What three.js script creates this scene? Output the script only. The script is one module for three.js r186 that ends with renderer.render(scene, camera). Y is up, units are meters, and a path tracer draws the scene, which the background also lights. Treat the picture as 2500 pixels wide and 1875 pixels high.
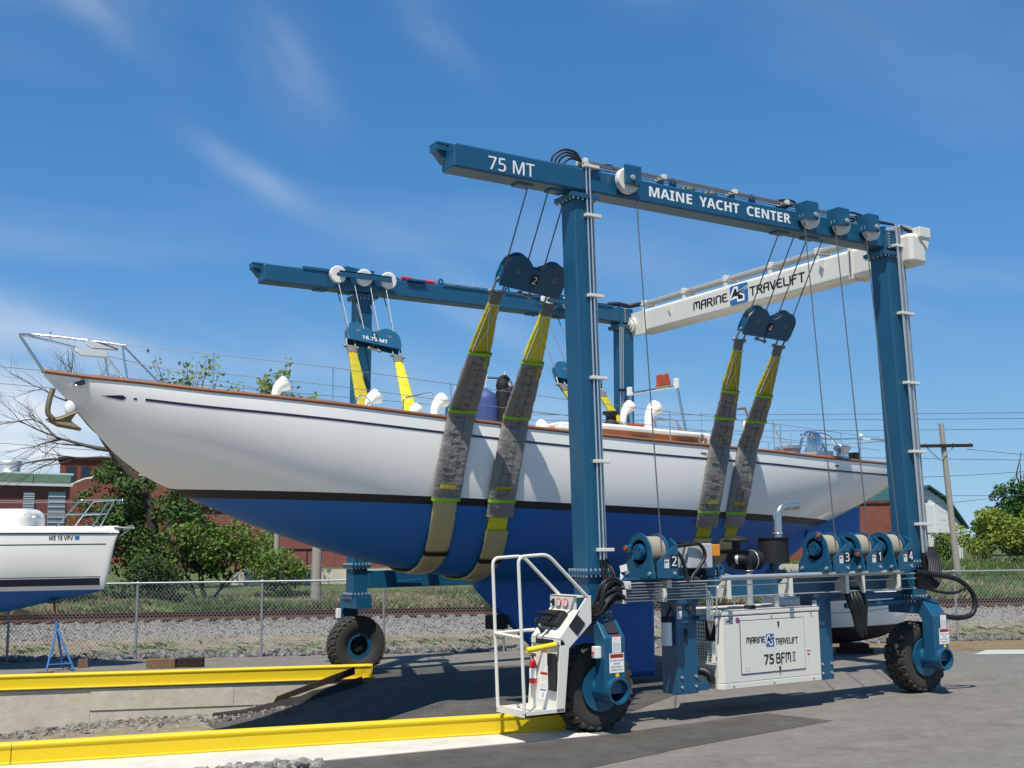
import * as THREE from 'three';
import { RoundedBoxGeometry } from 'three/addons/geometries/RoundedBoxGeometry.js';
import { mergeGeometries } from 'three/addons/utils/BufferGeometryUtils.js';
import { FontLoader } from 'three/addons/loaders/FontLoader.js';
import { TextGeometry } from 'three/addons/geometries/TextGeometry.js';
import { ImprovedNoise } from 'three/addons/math/ImprovedNoise.js';

// ---------------------------------------------------------------- camera, sky, sun, exposure
const scene = new THREE.Scene();
const camera = new THREE.PerspectiveCamera(37.92, 4 / 3, 0.1, 2500);
camera.position.set(-11.911, 3.298, 16.832);
const FW = new THREE.Vector3(0.52147, 0.14041, -0.84164);
camera.up.set(-0.064424, 0.990031, 0.125252);
camera.lookAt(camera.position.clone().add(FW));
const renderer = new THREE.WebGLRenderer({ antialias: true });
renderer.setSize(1024, 768);
renderer.toneMapping = THREE.LinearToneMapping;
renderer.toneMappingExposure = 1.3;
renderer.shadowMap.enabled = true;
renderer.shadowMap.type = THREE.PCFSoftShadowMap;

const noise = new ImprovedNoise();
const fbm = (x, y, z, o = 4) => { let a = 0.5, s = 0; for (let i = 0; i < o; i++) { s += a * noise.noise(x, y, z); x *= 2.03; y *= 2.03; z *= 2.03; a *= 0.5; } return s; };
let seed = 12345;
const rnd = () => { seed = (seed * 1664525 + 1013904223) >>> 0; return seed / 4294967296; };
const rr = (a, b) => a + (b - a) * rnd();
const clamp = (v, a = 0, b = 1) => Math.min(b, Math.max(a, v));
const sm = (a, b, v) => { const t = clamp((v - a) / (b - a)); return t * t * (3 - 2 * t); };

const SUN = new THREE.Vector3(-0.36, 1.0, 0.36).normalize();
{ // sky: clear spring blue with thin cirrus
  const W = 2048, H = 1024, d = new Float32Array(W * H * 4);
  const az0 = Math.atan2(FW.z, FW.x);
  // cirrus wisps: [azimuth, elevation, half length, half width, tilt, strength], radians, azimuth from the view axis (right positive)
  const wisps = [
    [-0.42, 0.475, 0.085, 0.016, -0.62, 0.26], [-0.31, 0.490, 0.060, 0.026, 0.9, 0.13], [-0.205, 0.410, 0.050, 0.028, -0.9, 0.16],
    [-0.235, 0.320, 0.060, 0.012, -0.50, 0.20], [-0.075, 0.245, 0.070, 0.015, -0.45, 0.15], [-0.03, 0.200, 0.065, 0.014, -0.42, 0.14],
    [-0.075, 0.455, 0.050, 0.018, -0.7, 0.13], [0.12, 0.500, 0.05, 0.03, -0.6, 0.10], [-0.46, 0.115, 0.17, 0.055, -0.22, 0.85], [-0.40, 0.175, 0.14, 0.020, -0.30, 0.30],
    [-0.36, 0.050, 0.22, 0.040, -0.16, 0.55], [-0.05, 0.115, 0.20, 0.035, -0.30, 0.22], [0.12, 0.090, 0.16, 0.03, -0.15, 0.16]];
  const skyC = [[0.33, 0.20, 0.085, 0.046, 0.030], [0.50, 0.39, 0.247, 0.162, 0.105], [0.64, 0.60, 0.515, 0.388, 0.27]].map(r => table([0, 0.08, 0.23, 0.47, 1.5].map((e, i) => [e, r[i]])));
  for (let j = 0; j < H; j++) {
    const el = ((j + 0.5) / H - 0.5) * Math.PI, se = Math.sin(el), ce = Math.cos(el);
    for (let i = 0; i < W; i++) {
      const az = ((i + 0.5) / W - 0.5) * 2 * Math.PI;
      const x = ce * Math.cos(az), z = ce * Math.sin(az);
      const e = Math.max(0, el), k = (j * W + i) * 4;
      let c;
      if (el >= 0) {
        c = [0, 1, 2].map(q => skyC[q](e));
        const h = 1 / (se + 0.06), px = x * h, pz = z * h;
        let cl = clamp(fbm(px * 0.55 + 3.1, pz * 1.5 - 1.7, 4.2, 5) * 1.2 + 0.02) * 0.16 * sm(0.0, 0.2, e);
        let da = az - az0; while (da > Math.PI) da -= 2 * Math.PI; while (da < -Math.PI) da += 2 * Math.PI;
        for (const [a, b, l, w, t, s] of wisps) {
          const u = da - a, v = e - b, cu = Math.cos(t) * u + Math.sin(t) * v, cv = -Math.sin(t) * u + Math.cos(t) * v;
          if (Math.abs(cu) > 3 * l || Math.abs(cv) > 4 * w) continue;
          const g = Math.exp(-(cu * cu) / (l * l) - (cv * cv) / (w * w));
          const n = clamp(0.62 + 1.0 * fbm(cu * 12 + a * 31, cv * 34, b * 17, 4));
          cl += s * g * n;
        }
        cl = clamp(cl, 0, 0.8);
        const wh = [0.70, 0.72, 0.745];
        for (let q = 0; q < 3; q++) c[q] += (wh[q] - c[q]) * cl;
      } else c = [0.16, 0.17, 0.16];
      d[k] = c[0]; d[k + 1] = c[1]; d[k + 2] = c[2]; d[k + 3] = 1;
    }
  }
  const t = new THREE.DataTexture(d, W, H, THREE.RGBAFormat, THREE.FloatType);
  t.mapping = THREE.EquirectangularReflectionMapping; t.magFilter = THREE.LinearFilter; t.minFilter = THREE.LinearFilter;
  t.wrapS = THREE.RepeatWrapping; t.needsUpdate = true;
  scene.background = t; scene.environment = t; scene.backgroundIntensity = 1; scene.environmentIntensity = 1;
}
const sun = new THREE.DirectionalLight(new THREE.Color(1.0, 0.95, 0.86), 4.2);
sun.position.copy(SUN).multiplyScalar(80).add(new THREE.Vector3(4, 0, -6));
sun.target.position.set(4, 0, -6); scene.add(sun); scene.add(sun.target);
sun.castShadow = true; sun.shadow.mapSize.set(4096, 4096); sun.shadow.radius = 1;
Object.assign(sun.shadow.camera, { left: -50, right: 50, top: 50, bottom: -50, near: 1, far: 220 }); sun.shadow.bias = -0.0004;

// ---------------------------------------------------------------- helpers
const V = (x, y, z) => new THREE.Vector3(x, y, z);
function clean(g) {
  let q = g.index ? g.toNonIndexed() : g;
  for (const n of Object.keys(q.attributes)) if (!['position', 'normal', 'uv', 'color'].includes(n)) q.deleteAttribute(n);
  if (!q.attributes.uv) q.setAttribute('uv', new THREE.BufferAttribute(new Float32Array(q.attributes.position.count * 2), 2));
  if (!q.attributes.normal) q.computeVertexNormals();
  q.morphAttributes = {}; q.groups = [];
  return q;
}
const join = gs => { gs = [gs].flat(9).filter(Boolean).map(clean); return gs.length === 1 ? gs[0] : mergeGeometries(gs, false); };
function metreUV(g, s = 1) {   // texture coordinates in metres, by the way each face points
  const p = g.attributes.position, uv = g.attributes.uv, a = V(0, 0, 0), b = V(0, 0, 0), c = V(0, 0, 0), n = V(0, 0, 0);
  for (let i = 0; i < p.count; i += 3) {
    a.fromBufferAttribute(p, i); b.fromBufferAttribute(p, i + 1); c.fromBufferAttribute(p, i + 2);
    n.copy(b).sub(a).cross(c.sub(a));
    const ax = Math.abs(n.x), ay = Math.abs(n.y), az = Math.abs(n.z);
    for (let k = 0; k < 3; k++) {
      const x = p.getX(i + k), y = p.getY(i + k), z = p.getZ(i + k);
      if (ay >= ax && ay >= az) uv.setXY(i + k, x * s, z * s); else if (ax >= az) uv.setXY(i + k, z * s, y * s); else uv.setXY(i + k, x * s, y * s);
    }
  }
  return g;
}
const used = {};
const numbered = n => { const k = used[n] = (used[n] || 0) + 1; return k === 1 ? n : n + '_' + String(k - 1).padStart(3, '0'); };
function add(name, gs, mat, parent = scene, opt = {}) {
  let g = join(gs); if (opt.muv) metreUV(g, opt.muv);
  const m = new THREE.Mesh(g, mat); m.name = parent === scene ? numbered(name) : name;
  m.castShadow = m.receiveShadow = true; parent.add(m); return m;
}
function tag(o, label, category, group) { o.userData.label = label; o.userData.category = category; if (group) o.userData.group = group; return o; }
function structure(o) { o.userData.kind = 'structure'; return o; }
function thing(name, label, category, pos = [0, 0, 0], turn = 0, group) {
  const o = new THREE.Group(); o.name = numbered(name); o.position.set(...pos); o.rotation.y = turn; scene.add(o); return tag(o, label, category, group);
}
function part(name, parent) { const o = new THREE.Group(); o.name = name; parent.add(o); return o; }
const mv = (g, x, y, z) => g.translate(x, y, z);
const bx = (x0, x1, y0, y1, z0, z1, r = 0) => {
  const w = x1 - x0, h = y1 - y0, d = z1 - z0;
  const g = r > 0 ? new RoundedBoxGeometry(w, h, d, 2, Math.min(r, w / 2.05, h / 2.05, d / 2.05)) : new THREE.BoxGeometry(w, h, d);
  return g.translate((x0 + x1) / 2, (y0 + y1) / 2, (z0 + z1) / 2);
};
function cyl(p, q, r, seg = 12, r2 = r, open = false) {
  const a = p.isVector3 ? p : V(...p), b = q.isVector3 ? q : V(...q), d = b.clone().sub(a), L = d.length();
  const g = new THREE.CylinderGeometry(r2, r, L, seg, 1, open);
  g.translate(0, L / 2, 0); g.applyQuaternion(new THREE.Quaternion().setFromUnitVectors(V(0, 1, 0), d.normalize()));
  return g.translate(a.x, a.y, a.z);
}
const tube = (pts, r, n = 24, seg = 8, tension = 0.5) => new THREE.TubeGeometry(new THREE.CatmullRomCurve3(pts.map(p => p.isVector3 ? p : V(...p)), false, 'centripetal', tension), n, r, seg, false);
// polyline with rounded corners
function bentPath(pts, rad) {
  const P = pts.map(p => V(...p)), path = new THREE.CurvePath(); let last = P[0];
  for (let i = 1; i < P.length - 1; i++) {
    const a = P[i].clone().add(P[i - 1].clone().sub(P[i]).setLength(rad)), b = P[i].clone().add(P[i + 1].clone().sub(P[i]).setLength(rad));
    path.add(new THREE.LineCurve3(last, a)); path.add(new THREE.QuadraticBezierCurve3(a, P[i], b)); last = b;
  }
  path.add(new THREE.LineCurve3(last, P[P.length - 1])); return path;
}
const pipe = (pts, rad, r, n = 48, seg = 8) => new THREE.TubeGeometry(bentPath(pts, rad), n, r, seg, false);
function ext(pts, depth, bev = 0, holes = []) {   // polygon in x,y extruded along +z from 0
  const s = new THREE.Shape(pts.map(p => new THREE.Vector2(...p)));
  for (const h of holes) s.holes.push(new THREE.Path(h.map(p => new THREE.Vector2(...p))));
  return new THREE.ExtrudeGeometry(s, { depth: depth - 2 * bev, bevelEnabled: bev > 0, bevelSize: bev, bevelThickness: bev, bevelOffset: -bev, bevelSegments: 2, curveSegments: 16 }).translate(0, 0, bev);
}
const ring = (n, r, cx = 0, cy = 0, a0 = 0, a1 = Math.PI * 2) => Array.from({ length: n }, (_, i) => { const a = a0 + (a1 - a0) * i / (a1 - a0 >= 6.28 ? n : n - 1); return [cx + r * Math.cos(a), cy + r * Math.sin(a)]; });
// polygon given in (z, y), standing across x, from x0 to x1
const extX = (pts, x0, x1, bev = 0, holes = []) => ext(pts.map(([z, y]) => [-z, y]), x1 - x0, bev, holes.map(h => h.map(([z, y]) => [-z, y]))).rotateY(Math.PI / 2).translate(x0, 0, 0);
// polygon given in (x, z), lying flat, from y0 to y1
const extY = (pts, y0, y1, bev = 0) => ext(pts.map(([x, z]) => [x, -z]), y1 - y0, bev).rotateX(-Math.PI / 2).translate(0, y0, 0);
const lathe = (pts, seg = 32) => new THREE.LatheGeometry(pts.map(p => new THREE.Vector2(...p)), seg);
function grid(nu, nv, f) {   // surface through f(u,v), u,v 0..1
  const pos = [], uv = [], idx = [];
  for (let j = 0; j <= nv; j++) for (let i = 0; i <= nu; i++) { const q = f(i / nu, j / nv); pos.push(q[0], q[1], q[2]); uv.push(q[3] ?? i / nu, q[4] ?? j / nv); }
  for (let j = 0; j < nv; j++) for (let i = 0; i < nu; i++) { const a = j * (nu + 1) + i, b = a + 1, c = a + nu + 1, d = c + 1; idx.push(a, b, d, a, d, c); }
  const g = new THREE.BufferGeometry(); g.setAttribute('position', new THREE.Float32BufferAttribute(pos, 3)); g.setAttribute('uv', new THREE.Float32BufferAttribute(uv, 2));
  g.setIndex(idx); g.computeVertexNormals(); return g;
}
// smooth curve through points of a table [x, y], monotone
function table(tb) {
  const n = tb.length, X = tb.map(t => t[0]), Y = tb.map(t => t[1]), d = [], m = [];
  for (let i = 0; i < n - 1; i++) d.push((Y[i + 1] - Y[i]) / (X[i + 1] - X[i]));
  for (let i = 0; i < n; i++) m.push(i === 0 ? d[0] : i === n - 1 ? d[n - 2] : d[i - 1] * d[i] <= 0 ? 0 : 2 * d[i - 1] * d[i] / (d[i - 1] + d[i]));
  return x => {
    if (x <= X[0]) return Y[0]; if (x >= X[n - 1]) return Y[n - 1];
    let i = 0; while (x > X[i + 1]) i++;
    const h = X[i + 1] - X[i], t = (x - X[i]) / h, t2 = t * t, t3 = t2 * t;
    return (2 * t3 - 3 * t2 + 1) * Y[i] + (t3 - 2 * t2 + t) * h * m[i] + (-2 * t3 + 3 * t2) * Y[i + 1] + (t3 - t2) * h * m[i + 1];
  };
}
// ---------------------------------------------------------------- textures and materials
function noiseTex(size, f, srgb = false) {
  const d = new Uint8Array(size * size * 4);
  for (let j = 0; j < size; j++) for (let i = 0; i < size; i++) { const c = f(i / size, j / size, i, j), k = (j * size + i) * 4; d[k] = clamp(c[0]) * 255; d[k + 1] = clamp(c[1]) * 255; d[k + 2] = clamp(c[2]) * 255; d[k + 3] = 255; }
  const t = new THREE.DataTexture(d, size, size, THREE.RGBAFormat); t.wrapS = t.wrapT = THREE.RepeatWrapping; t.magFilter = THREE.LinearFilter; t.minFilter = THREE.LinearMipmapLinearFilter; t.generateMipmaps = true;
  if (srgb) t.colorSpace = THREE.SRGBColorSpace; t.needsUpdate = true; return t;
}
// tiling noise: blends shifted copies so the edges meet
const tiled = (u, v, s, o, zz) => { const a = fbm(u * s, v * s, zz, o), b = fbm((u - 1) * s, v * s, zz, o), c = fbm(u * s, (v - 1) * s, zz, o), d = fbm((u - 1) * s, (v - 1) * s, zz, o); return (a * (1 - u) + b * u) * (1 - v) + (c * (1 - u) + d * u) * v; };
const rep = (t, n) => { const c = t.clone(); c.repeat.set(n, n); c.needsUpdate = true; return c; };
const speckTex = (base, var1, var2, grain, s1, zz, specks = 0, speckCol = [0.6, 0.6, 0.58]) => noiseTex(512, (u, v) => {
  const n = tiled(u, v, s1, 4, zz), m = tiled(u, v, s1 * 0.25, 3, zz + 9), g = (rnd() - 0.5) * grain;
  if (rnd() < specks) { const q = rr(0.6, 1); return speckCol.map(c => c * q); }
  return base.map((c, i) => c + n * var1 + m * var2 + g);
}, true);
const T = {
  asphalt: speckTex([0.445, 0.428, 0.40], 0.08, 0.10, 0.13, 24, 1.3, 0.012, [0.66, 0.65, 0.62]),
  tar: speckTex([0.30, 0.287, 0.27], 0.08, 0.15, 0.06, 20, 5.7, 0.004, [0.5, 0.5, 0.48]),
  concrete: speckTex([0.80, 0.78, 0.74], 0.10, 0.14, 0.05, 10, 8.1),
  dirt: speckTex([0.52, 0.48, 0.41], 0.16, 0.20, 0.16, 22, 11.9, 0.03, [0.66, 0.64, 0.6]),
  ballast: speckTex([0.54, 0.525, 0.50], 0.22, 0.10, 0.30, 40, 15.2, 0.05, [0.72, 0.71, 0.69]),
  grass: speckTex([0.30, 0.36, 0.17], 0.20, 0.25, 0.16, 26, 17.7, 0.05, [0.55, 0.52, 0.32]),
  bumps: noiseTex(512, (u, v) => { const n = 0.5 + tiled(u, v, 30, 4, 3.3) * 0.7 + (rnd() - 0.5) * 0.25; return [n, n, n]; }),
  grime: noiseTex(512, (u, v) => { const n = 0.5 + tiled(u, v, 7, 5, 6.6) * 0.8; return [n, n, n]; }),
  wood: noiseTex(512, (u, v) => { const n = tiled(u, v * 0.12, 40, 3, 2.2) + 0.4 * tiled(u, v, 9, 3, 1.1); return [0.46 + n * 0.25, 0.36 + n * 0.21, 0.26 + n * 0.16]; }, true),
  brick: noiseTex(512, (u, v) => { const n = tiled(u, v, 30, 4, 9.9), m = tiled(u, v, 5, 3, 4.4); return [0.50 + n * 0.18 + m * 0.12, 0.29 + n * 0.12 + m * 0.07, 0.235 + n * 0.1 + m * 0.06]; }, true),
  bark: noiseTex(256, (u, v) => { const n = tiled(u, v * 0.25, 30, 4, 7.9); return [0.25 + n * 0.22, 0.22 + n * 0.2, 0.19 + n * 0.18]; }, true),
};
const std = (c, rough = 0.6, o = {}) => new THREE.MeshStandardMaterial(Object.assign({ color: c, roughness: rough, metalness: 0, side: THREE.DoubleSide }, o));
const phys = (c, rough = 0.5, o = {}) => new THREE.MeshPhysicalMaterial(Object.assign({ color: c, roughness: rough, metalness: 0, side: THREE.DoubleSide }, o));
const M = {
  blue: phys(0x145272, 0.42, { clearcoat: 0.35, clearcoatRoughness: 0.3, roughnessMap: null }),
  cream: phys(0xdedbcf, 0.45, { clearcoat: 0.25, clearcoatRoughness: 0.35 }),
  white: std(0xe9e9e6, 0.5), gel: phys(0xf4f2ec, 0.32, { clearcoat: 0.6, clearcoatRoughness: 0.12 }),
  black: std(0x17181a, 0.72), rubber: std(0x1c1d1e, 0.8), tyre: std(0x3b3935, 0.88, { bumpMap: rep(T.bumps, 2), bumpScale: 0.004 }), hose: std(0x151617, 0.5),
  steel: std(0xd2d3d0, 0.35, { metalness: 0.7 }), dullSteel: std(0x8d8f8e, 0.5, { metalness: 0.6 }), zinc: std(0xbfc3c4, 0.45, { metalness: 0.55 }), chrome: std(0xe2e3e4, 0.12, { metalness: 1 }),
  wire: std(0x6a6c6b, 0.5, { metalness: 0.5 }), rope: std(0x958f80, 0.8), galv: std(0x9da3a6, 0.5, { metalness: 0.5 }),
  bundle: std(0xc4c4bf, 0.5, { metalness: 0.2 }), sheave: std(0xe2e1da, 0.55), bottomBlue: phys(0x0b62ae, 0.55, { clearcoat: 0.15, clearcoatRoughness: 0.5 }), navy: phys(0x151c3c, 0.4), varnish: phys(0xbd682c, 0.35, { clearcoat: 0.8, clearcoatRoughness: 0.12 }),
  teak: std(0x8a5636, 0.6), deck: std(0xd8d6cc, 0.7), canvas: std(0xc9c2b2, 0.9), yellowWeb: std(0xb5a81e, 0.8, { bumpMap: rep(T.grime, 3), bumpScale: 0.01 }), sleeve: phys(0x7b7670, 0.5, { clearcoat: 0.5, clearcoatRoughness: 0.3, bumpMap: rep(T.grime, 2), bumpScale: 0.025 }),
  film: phys(0xb4a878, 0.25, { clearcoat: 0.6, clearcoatRoughness: 0.25, bumpMap: rep(T.grime, 4), bumpScale: 0.02 }), tape: std(0x86c02c, 0.55), greyWeb: std(0x6f6c68, 0.8), whiteCord: std(0xd9d8d0, 0.8),
  yellow: phys(0xf0cf12, 0.5, { clearcoat: 0.15 }), yellowCurb: phys(0xddbf0e, 0.55, { bumpMap: rep(T.grime, 1), bumpScale: 0.004 }), orange: std(0xe8921d, 0.5), red: std(0xc92426, 0.4), brickRed: std(0xb0502c, 0.6),
  fenderBlue: std(0x3a4d86, 0.6), ink: std(0x1b1d22, 0.6), logoBlue: std(0x2b6ca8, 0.5), print: std(0xf2f2ef, 0.6), bronze: std(0x7d7257, 0.55, { metalness: 0.4 }),
  standBlue: std(0x3f78b6, 0.5), asphalt: std(0xffffff, 0.92, { map: T.asphalt, bumpMap: T.bumps, bumpScale: 0.006 }), tar: std(0xffffff, 0.9, { map: T.tar, bumpMap: T.bumps, bumpScale: 0.006 }),
  concrete: std(0xffffff, 0.9, { map: T.concrete, bumpMap: T.bumps, bumpScale: 0.004 }), oldConcrete: std(0xf2eee4, 0.92, { map: T.concrete, bumpMap: T.bumps, bumpScale: 0.008 }), dirt: std(0xffffff, 0.95, { map: T.dirt, bumpMap: T.bumps, bumpScale: 0.02 }),
  sand: std(0xe9d9bd, 0.95, { map: T.dirt, bumpMap: T.bumps, bumpScale: 0.01 }), ballast: std(0xffffff, 0.95, { map: T.ballast, bumpMap: T.bumps, bumpScale: 0.05 }), stone: std(0xa9a7a2, 0.9), grass: std(0xffffff, 0.95, { map: T.grass, bumpMap: T.bumps, bumpScale: 0.05 }),
  timber: std(0xffffff, 0.85, { map: T.wood }), greyTimber: std(0xa39b8e, 0.9, { bumpMap: T.bumps, bumpScale: 0.01 }), darkTimber: std(0x6b5f55, 0.9, { map: T.wood }), rust: std(0x5b3a2c, 0.75, { metalness: 0.2 }),
  brick: std(0xffffff, 0.9, { map: T.brick }), brickDark: std(0xd8c4bc, 0.9, { map: T.brick }), mortar: std(0x8f8478, 0.95), redPaint: std(0x7f4a44, 0.85), greenTrim: std(0x7a947c, 0.7), greenRoof: std(0x2c5a55, 0.6, { metalness: 0.2 }), whiteWall: std(0xdedfdd, 0.85), glass: phys(0x20282c, 0.12, { clearcoat: 0.5 }),
  bark: std(0xffffff, 0.95, { map: T.bark }), twig: std(0x5d534a, 0.95),
  bookBlack: std(0x232428, 0.7), gaugeFace: std(0xefeadf, 0.4), varnishDark: phys(0xa4521f, 0.4, { clearcoat: 0.6 }),
};
const leafMat = (c, t = 0.35) => phys(c, 0.95, { transmission: t, thickness: 0, ior: 1.4 });
const font = await new FontLoader().loadAsync('fonts/droid/droid_sans_bold.typeface.json');
const fontR = await new FontLoader().loadAsync('fonts/droid/droid_sans_regular.typeface.json');
// text in the x,y plane, left bottom at (0,0), cap height h, width stretched to w when given
function words(str, h, w, f = font, depth = 0.004) {
  const g = new TextGeometry(str, { font: f, size: h, depth, curveSegments: 5, bevelEnabled: false }); g.computeBoundingBox();
  const b = g.boundingBox; g.translate(-b.min.x, 0, 0); if (w) g.scale(w / (b.max.x - b.min.x), 1, 1); return g;
}
// sign or sticker print drawn on a canvas, on a flat plate w x h facing +z
function printed(w, h, draw, px = 256) {
  const c = document.createElement('canvas'); c.width = px; c.height = Math.round(px * h / w); const x = c.getContext('2d'); draw(x, c.width, c.height);
  const t = new THREE.CanvasTexture(c); t.colorSpace = THREE.SRGBColorSpace; t.magFilter = THREE.LinearFilter;
  return std(0xffffff, 0.55, { map: t });
}
// ================================================================ THE SETTING
// fence line and the railway run along E; NB points away from the yard behind the fence
const P0 = [-3.63, -17.86], E = [0.901, 0.434], NB = [0.434, -0.901];
const fenceAt = (s, n) => [P0[0] + E[0] * s + NB[0] * n, P0[1] + E[1] * s + NB[1] * n];
const alongN = (x, z) => (x - P0[0]) * NB[0] + (z - P0[1]) * NB[1];
// lateral / distance frame of the street side, for far things: lat metres right, d metres away
const YAW = -0.5547, CP = [-11.911, 16.832], FD = [0.5267, -0.85], RD = [0.85, 0.5267];
const place = (lat, d, y = 0) => [CP[0] + FD[0] * d + RD[0] * lat, y, CP[1] + FD[1] * d + RD[1] * lat];
// the two piers of the hoist slip
const A1 = [-0.43, -0.10], AD = [0.967, 0.253], B1 = [0.0, -9.13], BD = [0.930, 0.368];
const nearDist = (x, z) => (x - A1[0]) * AD[1] - (z - A1[1]) * AD[0];     // into the slip from the near kerb
const farDist = (x, z) => -(x - B1[0]) * BD[1] + (z - B1[1]) * BD[0];     // into the slip from the far kerb
const slipT = (x, z) => -((x - A1[0]) * 0.9989 + (z - A1[1]) * 0.0476);   // how far down the slip
const slipDepth = table([[-3, 0], [0.1, 0], [0.8, -0.16], [2.05, -0.5], [3.4, -0.72], [5.7, -0.82], [8.3, -1.0], [14, -1.4], [30, -2.4]]);
const landH = table([[-200, 0], [0.2, 0], [2, 0.05], [3.6, 0.12], [6.2, 0.62], [7, 0.66], [9.2, 0.66], [11, 0.40], [13, 0.50], [20, 0.85], [35, 1.35], [60, 1.8], [120, 2.0], [500, 2.0]]);
function H(x, z) {
  const n = alongN(x, z), t = slipT(x, z);
  let h = landH(n);
  if (t > -1) { const k = sm(-0.55, -0.12, nearDist(x, z)) * sm(-0.55, -0.12, farDist(x, z)); if (k > 0) h += (slipDepth(t) + 0.05 * noise.noise(x * 1.7, z * 1.7, 0.3) * sm(2.5, 4.5, t)) * k; }
  return h;
}
const sheet = (s0, s1, n0, n1, ns, nn, lift = 0, tile = 0.25, ps = 1, rough = 0) => grid(ns, nn, (u, v) => {
  const s = s0 + (s1 - s0) * u, n = n0 + (n1 - n0) * v, [x, z] = fenceAt(s, n);
  return [x, H(x, z) + lift + rough * fbm(x * 0.9, z * 0.9, 2.2, 3), z, x * tile, z * tile];
});
structure(add('asphalt_yard', [sheet(-26, 20, -42, 0.2, 230, 211), sheet(20, 90, -42, 0.2, 10, 10), sheet(-90, -26, -42, 0.2, 10, 10)], M.asphalt));
structure(add('dirt_strip', sheet(-60, 90, 0.2, 4.4, 260, 12, 0.002, 0.3, 1, 0.05), M.dirt));
structure(add('ballast_bed', sheet(-60, 90, 4.4, 11.4, 220, 22, 0.003, 0.5, 1, 0.04), M.ballast));
structure(add('grass_field', [sheet(-60, 90, 11.4, 60, 120, 60, 0, 0.2, 1, 0.12), sheet(-500, 700, 60, 500, 20, 20, 0, 0.2)], M.grass));
{ // darker new asphalt, laid over the yard
  const drape = (poly, n, m, lift) => grid(n, m, (u, v) => {   // bilinear patch between four corners
    const [a, b, c, d] = poly, x = (a[0] * (1 - u) + b[0] * u) * (1 - v) + (d[0] * (1 - u) + c[0] * u) * v, z = (a[1] * (1 - u) + b[1] * u) * (1 - v) + (d[1] * (1 - u) + c[1] * u) * v;
    return [x, H(x, z) + lift, z, x * 0.25, z * 0.25];
  });
  structure(add('new_asphalt', [drape([[-0.75, -9.3], [0.98, -11.3], [9.2, -7.2], [7.6, -4.6]], 40, 30, 0.006), drape([[-0.4, -0.2], [-0.75, -9.3], [7.6, -4.6], [0.9, -0.5]], 40, 30, 0.006)], M.tar));
  structure(add('sandy_patch', drape([[13.2, -6.4], [22, -2.6], [27, -6.6], [17, -10.2]], 24, 20, 0.008), M.sand)); structure(add('pale_slab', drape([[16.2, -3.9], [21.5, -0.6], [22.5, -1.8], [17.6, -4.5]], 6, 4, 0.014), std(0xa9b3a8, 0.9, { bumpMap: T.bumps, bumpScale: 0.004 })));
  const pit = grid(60, 50, (u, v) => {
    const t = -0.25 + 4.45 * u, a = [A1[0] - AD[0] * t + 0.03, A1[1] - AD[1] * t - 0.05], b = [B1[0] - BD[0] * t, B1[1] - BD[1] * t + 0.03];
    const e = t > 3.4 ? (t - 3.4) * 0.25 * noise.noise(v * 9, 1.1, 2) : 0;
    const x = a[0] + (b[0] - a[0]) * v + e, z = a[1] + (b[1] - a[1]) * v; return [x, H(x, z) + 0.011, z, x * 0.25, z * 0.25];
  });
  structure(add('ramp_asphalt', pit, M.tar));
  structure(add('apron_asphalt', [drape([[-7.5, -0.15], [-0.30, 0.735], [-0.3, 2.55], [-4, 3.3]], 20, 10, 0.006), drape([[-0.30, 0.735], [3.8, 0.55], [4.16, 1.92], [-0.3, 2.52]], 20, 10, 0.0062)], M.tar));
  structure(add('slip_floor', grid(60, 40, (u, v) => {
    const t = 3.9 + 14 * u, a = [A1[0] - AD[0] * t, A1[1] - AD[1] * t - 0.05], b = [B1[0] - BD[0] * t, B1[1] - BD[1] * t + 0.03], x = a[0] + (b[0] - a[0]) * v, z = a[1] + (b[1] - a[1]) * v;
    return [x, H(x, z) + 0.005 + 0.03 * fbm(x * 2, z * 2, 1, 3), z, x * 0.35, z * 0.35];
  }), M.dirt));
}
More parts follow.
